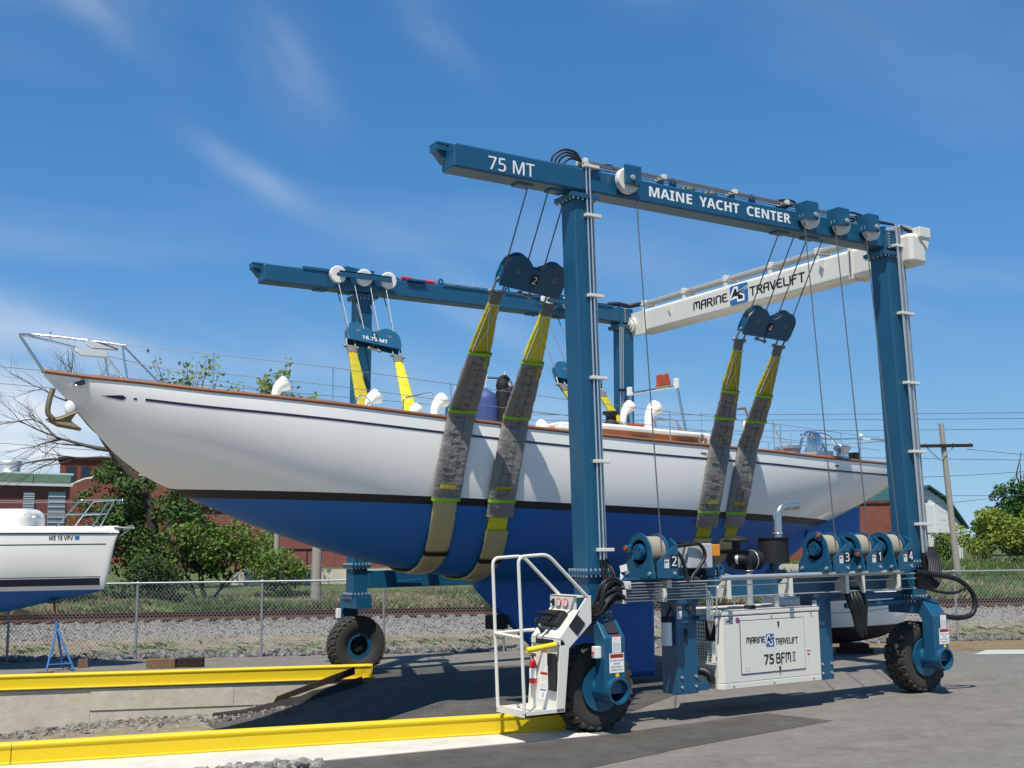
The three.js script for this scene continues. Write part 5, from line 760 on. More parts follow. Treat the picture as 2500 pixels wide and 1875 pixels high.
add('wire_rope', Array.from({ length: 4 }, (_, i) => cyl([-0.85 + i * 0.45, 10.0, -WZ + 0.42], [-0.72 + i * 0.41, 8.5, -WZ + 0.95], 0.011, 6)), M.zinc, hoist);
// electrical boxes
{ const b = add('control_cabinet', [bx(2.02, 2.62, 2.78, 3.24, 0.22, 0.55, 0.02), bx(2.0, 2.04, 2.8, 3.22, 0.2, 0.5)], std(0xb9bcbc, 0.5), hoist); add('cabinet_frame', [bx(2.7, 2.9, 2.6, 3.0, 0.1, 0.3, 0.01), bx(2.05, 2.6, 2.60, 2.78, 0.2, 0.4)], M.blue, b); add('orange_box', bx(2.62, 2.86, 3.0, 3.22, 0.30, 0.50, 0.015), M.orange, b);
  for (let i = 0; i < 9; i++) add('hose', tube([[2.05 + 0.06 * i, 2.8, 0.4], [2.02 + 0.06 * i, 2.6 - 0.03 * (i % 3), 0.5], [2.0 + 0.05 * i, 2.5, 0.62]], 0.022, 14, 6), M.hose, hoist);
  add('hose', tube([[1.6, 3.18, 0.55], [2.0, 3.22, 0.6], [2.25, 3.22, 0.62], [2.36, 3.02, 0.63], [2.18, 2.78, 0.64], [2.0, 2.62, 0.66], [1.95, 2.45, 0.7]], 0.035, 40, 8), M.hose, hoist); add('hose', tube([[1.62, 3.15, 0.5], [1.75, 3.05, 0.6], [1.85, 2.75, 0.66], [1.85, 2.5, 0.7]], 0.035, 30, 8), M.hose, hoist); add('hose', tube([[1.4, 3.22, 0.5], [1.7, 3.25, 0.5], [2.1, 3.25, 0.5]], 0.028, 20, 8), M.hose, hoist); }
// air cleaner, silencer and exhaust
{ const a = part('air_cleaner', hoist); add('canister', cyl([3.45, 2.92, 0.2], [4.12, 2.90, 0.2], 0.19, 24), M.black, a); add('intake_cap', [lathe([[0, 0.16], [0.18, 0.14], [0.25, 0.08], [0.24, 0.05], [0.08, 0.04], [0.08, -0.26]], 24).translate(3.5, 3.22, 0.25)], M.black, a); add('elbow', tube([[3.4, 2.92, 0.3], [3.5, 2.93, 0.42], [3.62, 2.86, 0.42], [3.66, 2.68, 0.40]], 0.085, 24, 14), M.black, a); add('hose_clip', [cyl([3.42, 2.92, 0.33], [3.45, 2.92, 0.37], 0.095, 16, 0.095, true), new THREE.TorusGeometry(0.09, 0.012, 6, 20).rotateX(Math.PI / 2).translate(3.66, 2.70, 0.40), new THREE.TorusGeometry(0.195, 0.01, 6, 28).rotateY(Math.PI / 2).translate(3.95, 2.90, 0.2)], M.steel, a); add('pipe', cyl([3.66, 2.66, 0.40], [3.66, 1.98, 0.40], 0.075, 18), M.steel, a); add('boot', cyl([3.66, 2.04, 0.40], [3.66, 1.93, 0.40], 0.11, 16), M.black, a);
  const e = part('exhaust', hoist); add('silencer', [cyl([4.46, 2.86, 0.3], [4.46, 3.33, 0.3], 0.30, 32), cyl([4.46, 3.325, 0.3], [4.46, 3.345, 0.3], 0.325, 32), cyl([4.46, 2.84, 0.3], [4.46, 2.87, 0.3], 0.31, 32)], M.black, e); add('neck', [cyl([4.46, 2.66, 0.3], [4.46, 2.86, 0.3], 0.09, 18), bx(4.36, 4.7, 2.6, 2.7, 0.15, 0.4, 0.01)], M.blue, e); add('lower_pipe', cyl([4.46, 2.68, 0.3], [4.46, 1.98, 0.3], 0.075, 18), M.steel, e);
  add('stack', pipe([[4.6, 3.33, 0.3], [4.6, 3.97, 0.3], [5.16, 3.99, 0.32]], 0.3, 0.085, 60, 18), std(0xc9c9c6, 0.25, { metalness: 0.9 }), e); add('clamp', new THREE.TorusGeometry(0.09, 0.014, 6, 24).rotateX(Math.PI / 2).translate(4.6, 3.42, 0.3), M.steel, e);
  add('silencer', cyl([4.15, 3.05, 0.22], [4.45, 3.05, 0.22], 0.02, 6), M.black, e); }
// hanger legs
for (const [x0, x1, lab] of [[1.75, 2.25, 1], [5.42, 5.84, 0]]) { const h = add('hanger_leg', [extY([[x0, 0.45], [x0, 0.02], [x1, 0.02], [x1, 0.45]], 0.49, 2.2, 0.015)], M.blue, hoist); add('bolt', [0.62, 0.80].flatMap(y => [cyl([x0 + 0.1, y, 0.45], [x0 + 0.1, y, 0.475], 0.025, 8), cyl([x1 - 0.06, y, 0.45], [x1 - 0.06, y, 0.475], 0.025, 8)]), M.zinc, h); add('flange', bx(x0 - 0.06, x1 + 0.06, 2.13, 2.2, -0.03, 0.5, 0.01), M.blue, h);
  if (lab) { add('sight_glass', [bx(x0 + 0.20, x0 + 0.26, 1.42, 1.68, 0.45, 0.475, 0.01)], M.black, h); add('filter', [cyl([1.63, 1.38, 0.32], [1.63, 1.80, 0.32], 0.1, 20)], M.white, h); add('filter_head', [cyl([1.63, 1.80, 0.32], [1.63, 1.9, 0.32], 0.09, 16), cyl([1.63, 1.88, 0.32], [1.8, 2.15, 0.3], 0.02, 8)], M.black, h); add('warning_label', new THREE.PlaneGeometry(0.11, 0.27).translate(x0 + 0.09, 1.99, 0.4535), warn, h); add('bracket', bx(2.2, 2.6, 1.83, 1.9, 0.3, 0.6, 0.01), M.blue, h); add('valve', [cyl([2.05, 2.05, 0.45], [2.05, 2.05, 0.52], 0.05, 8), cyl([2.05, 2.05, 0.5], [2.12, 1.93, 0.54], 0.015, 6)], M.bronze, h); } }
// engine cabinet
{ const c = part('engine_cabinet', hoist), zf = 0.60, xa = 2.77, xb = 5.32;
  const plan = [[xa, zf], [xb, zf], [xb, -0.75], [2.70, -0.75], [2.70, zf - 0.10]];
  add('body', extY(plan, 0.63, 1.86, 0.012), M.cream, c); add('skirt', extY([[xa, zf + 0.004], [xb, zf + 0.004], [xb, -0.75], [2.68, -0.75], [2.68, zf - 0.10]], 0.52, 0.625, 0.008), M.cream, c); add('lid', extY([[2.76, zf + 0.012], [xb + 0.01, zf + 0.012], [xb + 0.01, -0.76], [2.68, -0.76], [2.68, zf - 0.08]], 1.87, 1.97, 0.025), M.cream, c);
  const xm = 4.06; add('door', bx(3.20, xm - 0.004, 0.78, 1.76, zf - 0.01, zf + 0.016, 0.004), M.cream, c); const d2 = add('door', bx(xm + 0.004, 4.88, 0.78, 1.76, zf - 0.01, zf + 0.016, 0.004), M.cream, c);
  add('door_gap', [bx(3.185, 3.197, 0.765, 1.775, zf + 0.001, zf + 0.007), bx(4.883, 4.893, 0.765, 1.775, zf + 0.001, zf + 0.007), bx(3.185, 4.893, 1.763, 1.775, zf + 0.001, zf + 0.0065), bx(3.185, 4.893, 0.765, 0.777, zf + 0.001, zf + 0.0065), bx(xm - 0.003, xm + 0.003, 0.78, 1.76, zf + 0.001, zf + 0.008)], M.ink, c);
  add('latch', [1.70, 0.85].map(y => [cyl([xm + 0.12, y, zf + 0.016], [xm + 0.12, y, zf + 0.03], 0.022, 10), bx(xm + 0.105, xm + 0.135, y - 0.07, y, zf + 0.018, zf + 0.032)]), M.black, d2);
  add('bolt', [[2.98, 1.83], [4.02, 1.83], [5.1, 1.84], [2.98, 0.57], [4.02, 0.57], [5.1, 0.57]].map(([x, y]) => cyl([x, y, zf], [x, y, zf + 0.03], 0.013, 6)), M.dullSteel, c);
  // side grille
  const gx = 2.685; add('grille', [Array.from({ length: 11 }, (_, i) => bx(gx - 0.012, gx + 0.0, 1.12 + i * 0.075, 1.15 + i * 0.075, -0.62, 0.47)), Array.from({ length: 16 }, (_, i) => bx(gx - 0.013, gx - 0.001, 1.12, 1.9, -0.62 + i * 0.073, -0.595 + i * 0.073))], M.cream, c);
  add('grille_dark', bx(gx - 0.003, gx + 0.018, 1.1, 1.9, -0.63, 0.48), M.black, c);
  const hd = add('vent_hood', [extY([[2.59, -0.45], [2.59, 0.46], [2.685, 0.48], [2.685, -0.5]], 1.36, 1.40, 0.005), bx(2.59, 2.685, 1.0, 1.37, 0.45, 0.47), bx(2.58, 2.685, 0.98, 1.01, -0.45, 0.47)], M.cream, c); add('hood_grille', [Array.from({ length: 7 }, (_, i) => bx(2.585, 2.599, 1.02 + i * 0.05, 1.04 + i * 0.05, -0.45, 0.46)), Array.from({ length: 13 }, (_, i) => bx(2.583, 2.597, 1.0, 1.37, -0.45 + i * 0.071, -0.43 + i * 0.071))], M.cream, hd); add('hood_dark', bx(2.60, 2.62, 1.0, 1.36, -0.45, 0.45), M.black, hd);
  add('pipe_duct', bx(2.655, 2.70, 1.42, 1.78, 0.22, 0.49, 0.01), M.black, c); add('engine_hose', tube([[2.36, 0.78, 0.1], [2.5, 0.86, 0.25], [2.6, 0.78, 0.38], [2.62, 0.66, 0.40]], 0.08, 16, 10), M.hose, c); add('foot', bx(2.2, 2.55, 0.52, 0.66, 0.1, 0.4, 0.01), M.blue, c);
  add('lettering', [strokeText('MARINE', 0.10, 0.47, 0.19).translate(3.34, 1.345, zf + 0.019), strokeText('TRAVELIFT', 0.10, 0.60, 0.19).translate(4.09, 1.29, zf + 0.019), words('75', 0.19, 0.26).translate(3.77, 0.92, zf + 0.017), strokeText('BFM', 0.17, 0.37, 0.17).translate(4.105, 0.935, zf + 0.019), bx(4.545, 4.560, 0.95, 1.11, zf + 0.017, zf + 0.02), bx(4.585, 4.60, 0.95, 1.11, zf + 0.017, zf + 0.02), bx(4.53, 4.615, 1.105, 1.117, zf + 0.017, zf + 0.0205), bx(4.53, 4.615, 0.943, 0.955, zf + 0.017, zf + 0.0205)], M.ink, c);
  const [l0, l1, l2] = logoShapes(0.215, 0.245).map(g => g.translate(3.84, 1.25, zf + 0.017)); const lo = add('logo', l0, M.logoBlue, c); add('logo_mark', l1, M.print, lo); add('logo_shadow', l2, M.ink, lo);
  add('maker_label', new THREE.PlaneGeometry(0.2, 0.09).translate(2.92, 1.77, zf + 0.002), printed(0.2, 0.09, (x, w, h) => { x.fillStyle = '#1c2a4a'; x.fillRect(0, 0, w, h); x.fillStyle = '#e6e6e2'; x.fillRect(w * 0.05, h * 0.12, w * 0.9, h * 0.76); x.fillStyle = '#1c2a4a'; x.font = 'bold 40px sans-serif'; x.fillRect(w * 0.12, h * 0.3, w * 0.6, h * 0.4); }), c);
  add('round_label', new THREE.CircleGeometry(0.055, 20).translate(3.14, 1.78, zf + 0.002), printed(0.1, 0.1, (x, w, h) => { x.fillStyle = '#2b4aa0'; x.fillRect(0, 0, w, h); x.fillStyle = '#c8402c'; x.beginPath(); x.arc(w / 2, h / 2, w * 0.3, 0, 7); x.fill(); }, 64), c);
  add('data_label', new THREE.PlaneGeometry(0.2, 0.13).translate(3.34, 0.86, zf + 0.0175), printed(0.2, 0.13, (x, w, h) => { x.fillStyle = '#e9e9e6'; x.fillRect(0, 0, w, h); x.fillStyle = '#9a9a9a'; for (let i = 0; i < 6; i++) x.fillRect(w * 0.08, h * (0.12 + i * 0.14), w * 0.84, h * 0.05); }, 128), c); add('warning_label', new THREE.PlaneGeometry(0.11, 0.2).translate(5.0, 1.02, zf + 0.003), warn, c); add('warning_label', new THREE.PlaneGeometry(0.12, 0.13).translate(5.24, 2.03, zf - 0.02), warn, c);
}
// control console and operator platform on the front near leg
{ const k = part('control_console', hoist), z0 = -0.15, z1 = 0.75;
  add('platform', [bx(-1.77, -0.98, 0.43, 0.46, z0, z1), bx(-1.77, -0.98, 0.43, 0.52, z0, z0 + 0.025), bx(-1.77, -0.98, 0.43, 0.52, z1 - 0.025, z1), bx(-1.775, -1.75, 0.43, 0.54, z0, z1)], M.cream, k);
  const side = [[-1.14, 0.46], [-1.03, 1.67], [-0.46, 2.37], [-0.38, 2.37], [-0.38, 1.91], [-0.86, 1.50], [-0.97, 0.46]];
  for (const z of [z0, z1 - 0.03]) add('side_plate', ext(side, 0.03, 0.006).translate(0, 0, z), M.cream, k);
  add('control_face', extX([[z0, 0], [z1, 0], [z1, 0.02], [z0, 0.02]], 0, 0.62).rotateZ(0.83).translate(-1.04, 1.66, 0), M.cream, k);
  add('gauge_panel', [bx(-0.64, -0.60, 2.10, 2.37, z0, z1 - 0.12, 0.008), bx(-0.64, -0.4, 2.34, 2.37, z0, z1 - 0.02, 0.008)], M.cream, k);
  for (const z of [0.14, 0.36]) { const g = add('gauge', cyl([-0.645, 2.24, z], [-0.66, 2.24, z], 0.075, 24), M.red, k); add('dial', cyl([-0.659, 2.24, z], [-0.663, 2.24, z], 0.060, 24), M.gaugeFace, g); add('needle', bx(-0.667, -0.664, 2.23, 2.30, z - 0.004, z + 0.004).rotateX(0), M.ink, g); }
  add('ignition', [cyl([-0.64, 2.25, -0.03], [-0.70, 2.25, -0.03], 0.025, 10), bx(-0.66, -0.64, 2.18, 2.3, -0.06, 0.0)], M.black, k);
  const lv = []; const fc = (s, h) => [-1.04 + Math.cos(0.83) * s - Math.sin(0.83) * h, 1.66 + Math.sin(0.83) * s + Math.cos(0.83) * h]; // point on the sloping face
  const bk = new RoundedBoxGeometry(0.30, 0.12, 0.56, 2, 0.02).rotateZ(0.83); const bc = fc(0.36, 0.08); lv.push(bk.translate(bc[0], bc[1], 0.26));
  add('valve_bank', lv, M.black, k); add('lever', Array.from({ length: 7 }, (_, i) => { const z = 0.03 + i * 0.075, a = fc(0.36, 0.13), b = fc(0.33, 0.26); return [cyl([a[0], a[1], z], [b[0], b[1], z], 0.010, 6), new THREE.SphereGeometry(0.022, 8, 6).translate(b[0], b[1], z)]; }), M.hose, k);
  { const a = fc(0.12, 0.02), b = fc(0.1, 0.1); add('joystick', [cyl([a[0], a[1], 0.12], [b[0], b[1], 0.13], 0.06, 12, 0.02), cyl([b[0], b[1], 0.13], [b[0] - 0.08, b[1] + 0.12, 0.12], 0.015, 6), new THREE.SphereGeometry(0.03, 10, 8).translate(b[0] - 0.08, b[1] + 0.12, 0.12)], M.black, k); const c1 = fc(0.14, 0.022); add('switch_plate', new THREE.BoxGeometry(0.16, 0.008, 0.04).rotateZ(0.83).translate(c1[0], c1[1], 0.30), M.bookBlack, k); for (const z of [-0.08, -0.02]) { const s1 = fc(0.28, 0.02), s2 = fc(0.26, 0.14); add('lever', [cyl([s1[0], s1[1], z], [s2[0], s2[1], z - 0.03], 0.012, 6), new THREE.SphereGeometry(0.028, 8, 6).translate(s2[0], s2[1], z - 0.03)], M.black, k); } }
  add('speaker_plate', ext([[-0.86, 1.86], [-0.69, 2.05], [-0.52, 1.88], [-0.69, 1.69]], 0.012).translate(0.0, 0.02, z1 + 0.001), M.bookBlack, k);
  add('back_panel', [ext([[-1.09, 0.46], [-0.99, 1.62], [-0.95, 1.62], [-1.05, 0.46]], z1 - z0 - 0.06).translate(0, 0, z0 + 0.03), bx(-1.05, -0.95, 1.56, 1.66, z0, z1)], M.cream, k);
  add('name_strip', bx(-1.055, -1.045, 1.55, 1.64, 0.0, 0.56).translate(0.0, 0, 0), M.ink, k);
  add('grab_handle', [cyl([-1.68, 1.51, 0.69], [-1.10, 1.57, 0.69], 0.048, 14)], M.yellow, k); add('handle_end', cyl([-1.10, 1.57, 0.69], [-1.0, 1.58, 0.69], 0.035, 10), M.dullSteel, k);
  const vx = y => -1.09 + (y - 0.46) / 1.16 * 0.10 - 0.004, sticker = (y0, y1, za, zb, mat, nm) => add(nm, grid(1, 1, (u, v) => { const y = y0 + (y1 - y0) * v; return [vx(y), y, za + (zb - za) * u, u, v]; }), mat, k);
  const info = printed(0.3, 0.5, (x, w, h) => { x.fillStyle = '#e8e8e4'; x.fillRect(0, 0, w, h); x.fillStyle = '#b8362c'; x.fillRect(0, 0, w * 0.55, h * 0.06); x.fillStyle = '#c9b02c'; x.fillRect(w * 0.58, h * 0.01, w * 0.4, h * 0.05); x.fillStyle = '#8a8a88'; for (let i = 0; i < 22; i++) { x.fillRect(w * 0.06, h * (0.1 + i * 0.04), w * (0.25 + 0.2 * rnd()), h * 0.012); x.fillRect(w * 0.56, h * (0.1 + i * 0.04), w * (0.25 + 0.15 * rnd()), h * 0.012); } });
  const rider = printed(0.2, 0.5, (x, w, h) => { x.fillStyle = '#ecece8'; x.fillRect(0, 0, w, h); x.fillStyle = '#b8362c'; x.fillRect(0, 0, w, h * 0.1); x.fillStyle = '#222'; x.textAlign = 'center'; x.font = 'bold 38px sans-serif'; x.fillText('WARNING', w / 2, h * 0.08); x.font = 'bold 30px sans-serif'; ['DO NOT MOVE', 'WITH PERSONS', 'ON BOAT'].forEach((s, i) => x.fillText(s, w / 2, h * (0.19 + i * 0.075))); x.fillStyle = '#999'; for (let i = 0; i < 5; i++) x.fillRect(w * 0.1, h * (0.42 + i * 0.04), w * 0.8, h * 0.014); x.fillStyle = '#25384a'; x.fillRect(w * 0.1, h * 0.63, w * 0.8, h * 0.05); x.fillStyle = '#bbb'; x.fillRect(w * 0.35, h * 0.75, w * 0.35, h * 0.18); });
  sticker(1.08, 1.42, 0.12, 0.44, info, 'instruction_label'); sticker(0.62, 1.07, 0.12, 0.34, rider, 'warning_label');
  const R = 0.03;
  add('handrail', pipe([[-1.76, 0.5, z1 - 0.02], [-1.85, 3.06, z1 - 0.02], [-1.26, 3.09, z1 - 0.02], [-0.46, 2.36, z1 - 0.02]], 0.13, R, 80, 10), M.cream, k); add('handrail', pipe([[-1.76, 0.5, z0 + 0.02], [-1.84, 3.03, z0 + 0.02], [-1.22, 3.06, z0 + 0.02], [-0.45, 2.36, z0 + 0.02]], 0.13, R, 80, 10), M.cream, k);
  add('cross_rail', [cyl([-1.80, 1.75, z0 + 0.02], [-1.80, 1.72, z1 - 0.02], R, 10), cyl([-1.80, 1.75, z0 + 0.02], [-1.0, 1.77, z0 + 0.02], R, 10)], M.cream, k);
}
{ // things carried by the console
  const f = thing('fire_extinguisher', 'red fire extinguisher hung inside the white control console', 'extinguisher', [-1.12, 0.86, 0.0]);
  add('cylinder', lathe([[0, 0], [0.058, 0.01], [0.062, 0.04], [0.062, 0.34], [0.045, 0.40], [0.02, 0.43], [0, 0.43]], 20), M.red, f); add('valve', [cyl([0, 0.43, 0], [0, 0.48, 0], 0.02, 8), bx(-0.02, 0.02, 0.47, 0.49, -0.05, 0.08), bx(-0.02, 0.02, 0.50, 0.52, -0.04, 0.09)], M.black, f); add('label_band', cyl([0, 0.10, 0], [0, 0.27, 0], 0.0628, 20, 0.0628, true), M.print, f);
  const d = thing('document_pouch', 'dark grey document pouch hung inside the white control console', 'pouch', [-1.10, 0.80, 0.50]); add('pouch', bx(-0.04, 0.02, 0, 0.62, -0.01, 0.20, 0.02), M.bookBlack, d); add('flap', bx(-0.05, -0.038, 0.42, 0.62, -0.005, 0.195, 0.004), M.bookBlack, d);
}
// signs on the near forks
{ const big = printed(0.3, 0.33, (x, w, h) => { x.fillStyle = '#f0f0ee'; x.fillRect(0, 0, w, h); x.fillStyle = '#c63a26'; x.fillRect(w * 0.02, h * 0.02, w * 0.96, h * 0.22); x.fillStyle = '#1d1d1d'; x.textAlign = 'center'; x.font = `bold ${Math.round(h * 0.16)}px sans-serif`; x.fillText('\u26A0WARNING', w / 2, h * 0.19); x.font = `bold ${Math.round(h * 0.135)}px sans-serif`; ['STAND CLEAR', 'WHEN', 'MACHINE IS', 'OPERATING'].forEach((s, i) => x.fillText(s, w / 2, h * (0.42 + i * 0.165))); }, 384);
  const small = printed(0.2, 0.36, (x, w, h) => { x.fillStyle = '#ececea'; x.fillRect(0, 0, w, h); x.fillStyle = '#c63a26'; x.fillRect(0, 0, w, h * 0.11); x.strokeStyle = '#888'; x.lineWidth = 3; x.beginPath(); x.arc(w * 0.45, h * 0.3, w * 0.18, 0, 5); x.stroke(); x.fillStyle = '#8b8b8b'; for (let i = 0; i < 8; i++) x.fillRect(w * 0.1, h * (0.48 + i * 0.06), w * 0.8, h * 0.022); }, 128);
  for (const [cx, dx] of [[0, 0.03], [LX, 0.09]]) { const p = add('warning_sign', bx(cx - 0.16 + dx, cx + 0.15 + dx, 1.05, 1.38, 0.902, 0.908), M.print, hoist); add('print', new THREE.PlaneGeometry(0.30, 0.32).translate(cx - 0.005 + dx, 1.215, 0.9095), big, p); const q = add('warning_sign', new THREE.PlaneGeometry(0.19, 0.30).translate(cx + 0.0 + dx, 1.54, 0.903), small, hoist); void q; add('yellow_tag', bx(cx - 0.03 + dx, cx + 0.04 + dx, 0.98, 1.04, 0.901, 0.905), M.yellow, hoist); }
  const pl = add('cover_plate', new THREE.BoxGeometry(0.24, 0.012, 0.24).rotateX(Math.PI / 2 - 0.65).translate(0.0, 1.815, 0.79), M.bookBlack, hoist); void pl;
  add('switch_box', [bx(-0.33, -0.22, 1.30, 1.50, 0.66, 0.80, 0.012)], M.white, hoist); add('switch_knob', cyl([-0.33, 1.40, 0.72], [-0.36, 1.40, 0.72], 0.02, 8), M.red, hoist); add('switch_box', bx(-0.36, -0.26, 1.42, 1.66, -WZ - 0.70, -WZ - 0.56, 0.01), M.white, hoist);
}
// paper tags tied to the riser hoses
add('paper_tag', [bx(0.34, 0.50, 2.72, 2.84, 0.62, 0.625).translate(-0.42, -2.78, 0).rotateZ(0.2).translate(0.44, 2.82, 0), ext([[0.36, 2.6], [0.44, 2.68], [0.36, 2.74]], 0.004).translate(0, 0, 0.62)], M.print, hoist);

// ================================================================ HOOK BLOCKS AND SLINGS
function hookBlock(num, x, y, z, tilt, side, label, cap) {
  const b = thing('hook_block', label, 'pulley block', [x, y, z], 0, 'hook blocks of the hoist'); b.rotation.set(side * 0.604, 0, tilt, 'XYZ');
  const out = [[-0.70, -0.24], [0.70, -0.24], [0.735, -0.1], ...ring(14, 0.31, 0.42, 0.12, -0.1, 2.1), [0.14, 0.29], [0.06, 0.235], [0, 0.22], [-0.06, 0.235], [-0.14, 0.29], ...ring(14, 0.31, -0.42, 0.12, 1.04, 3.24), [-0.735, -0.1]];
  for (const s of [1, -1]) add('cheek_plate', ext(out, 0.03, 0.006).translate(0, 0, s * 0.095 - 0.015), M.blue, b);
  for (const dx of [-0.43, 0.43]) { add('sheave', lathe([[0.05, -0.03], [0.20, -0.035], [0.18, 0], [0.20, 0.035], [0.05, 0.03]], 28).rotateX(Math.PI / 2).translate(dx, 0.12, 0), M.sheave, b); add('pin', [cyl([dx, 0.12, -0.125], [dx, 0.12, 0.125], 0.05, 14)], M.dullSteel, b); add('pin_hole', cyl([dx, 0.12, side > 0 ? 0.125 : 0.12], [dx, 0.12, 0.1275], 0.025, 10), M.black, b); }
  add('rim_plate', bx(-0.715, -0.69, -0.2, 0.12, -0.08, 0.08), M.blue, b); add('pin', cyl([0, -0.16, -0.12], [0, -0.16, 0.13], 0.045, 12), M.blue, b);
  for (const dx of [-0.62, 0.62]) add('shackle', [pipe([[dx - 0.11, -0.42, 0], [dx - 0.11, -0.12, 0], [dx + 0.11, -0.12, 0], [dx + 0.11, -0.42, 0]], 0.07, 0.022, 30, 8), cyl([dx - 0.16, -0.42, 0], [dx + 0.16, -0.42, 0], 0.03, 10), new THREE.SphereGeometry(0.045, 10, 8).translate(dx - 0.16, -0.42, 0), new THREE.SphereGeometry(0.045, 10, 8).translate(dx + 0.16, -0.42, 0)], M.dullSteel, b);
  add('shackle', [cyl([-0.13, -0.33, 0], [0.13, -0.36, 0], 0.025, 8), new THREE.SphereGeometry(0.045, 10, 8).translate(-0.14, -0.33, 0), new THREE.SphereGeometry(0.045, 10, 8).translate(0.14, -0.36, 0), cyl([-0.1, -0.33, 0], [-0.1, -0.2, 0], 0.02, 6), cyl([0.1, -0.35, 0], [0.1, -0.2, 0], 0.02, 6)], M.dullSteel, b);
  add('number_plate', bx(-0.07, 0.08, -0.08, 0.13, 0.1255, 0.128), M.ink, b);
  add('number', words(num, 0.15, num === '1' ? 0.045 : 0.09, fontR).translate(-0.04, -0.05, 0.1285), M.print, b);
  if (cap) add('capacity_lettering', words(cap, 0.12, 0.68, fontR).translate(-0.34, -0.16, 0.1285), M.print, b);
  // hoisting ropes up to the beam
  const q = b.quaternion, o = V(x, y, z), topz = side > 0 ? -0.02 : -WZ + 0.02;
  add('hoisting_ropes', [-0.66, -0.2, 0.2, 0.66].map(dx => { const p = V(dx, 0.12, 0).applyQuaternion(q).add(o); const g = cyl(p, V(x + dx * 1.0 - tilt * 0.2, 9.95, topz), 0.0135, 6); const m = new THREE.Matrix4().compose(o, q, V(1, 1, 1)).invert(); return g.applyMatrix4(m); }), M.wire, b);
  return dx => V(dx, -0.42, 0).applyQuaternion(q).add(o);
}
const hook2 = hookBlock('2', -0.40, 8.36, -1.00, -0.10, 1, 'dark blue hook block numbered 2 on the near front ropes');
const hook4 = hookBlock('4', 6.05, 8.06, -1.22, -0.04, 1, 'dark blue hook block numbered 4 in front of the white cross beam');
const hook1 = hookBlock('1', -0.10, 8.46, -8.95, -0.16, -1, 'bright blue hook block numbered 1 marked 18.75 MT by the far column', '18.75 MT');
const hook3 = hookBlock('3', 5.95, 7.86, -8.52, -0.10, -1, 'blue hook block half hidden behind the near front column');
// ribbon of webbing along points [x,y,z] with width(t), thickness, outward lift; wrinkles by noise
function ribbon(P, width, thick, wr = 0, ph = 0) {
  const cv = new THREE.CatmullRomCurve3(P, false, 'centripetal'), n = Math.max(24, Math.round(cv.getLength() / 0.06)), rows = [];
  for (let i = 0; i <= n; i++) { const t = i / n, p = cv.getPointAt(t), tg = cv.getTangentAt(t), nr = V(1, 0, 0).cross(tg).normalize(); rows.push([p, nr, width(t) / 2, t]); }
  const ringN = 16, pos = (i, j) => { const [p, nr, w, t] = rows[i], a = j / ringN * 2 * Math.PI, c = Math.cos(a), s = Math.sin(a), sc = Math.sign(c) * Math.pow(Math.abs(c), 0.45), ss = Math.sign(s) * Math.pow(Math.abs(s), 0.6);
    const k = wr ? wr * fbm(sc * 2.2 + ph, t * n * 0.42, ss + ph, 3) + wr * 0.5 * noise.noise(ph, t * n * 0.9, sc) : 0; const h = ss * (thick / 2) + k; return [p.x + sc * w * (1 + (wr ? 0.9 * noise.noise(t * n * 0.3, ph, Math.sign(c)) * wr : 0)), p.y + nr.y * h, p.z + nr.z * h, sc * w, t * n * 0.06]; };
  return grid(ringN, n, (u, v) => pos(Math.round(v * n), Math.round(u * ringN) % ringN));
}
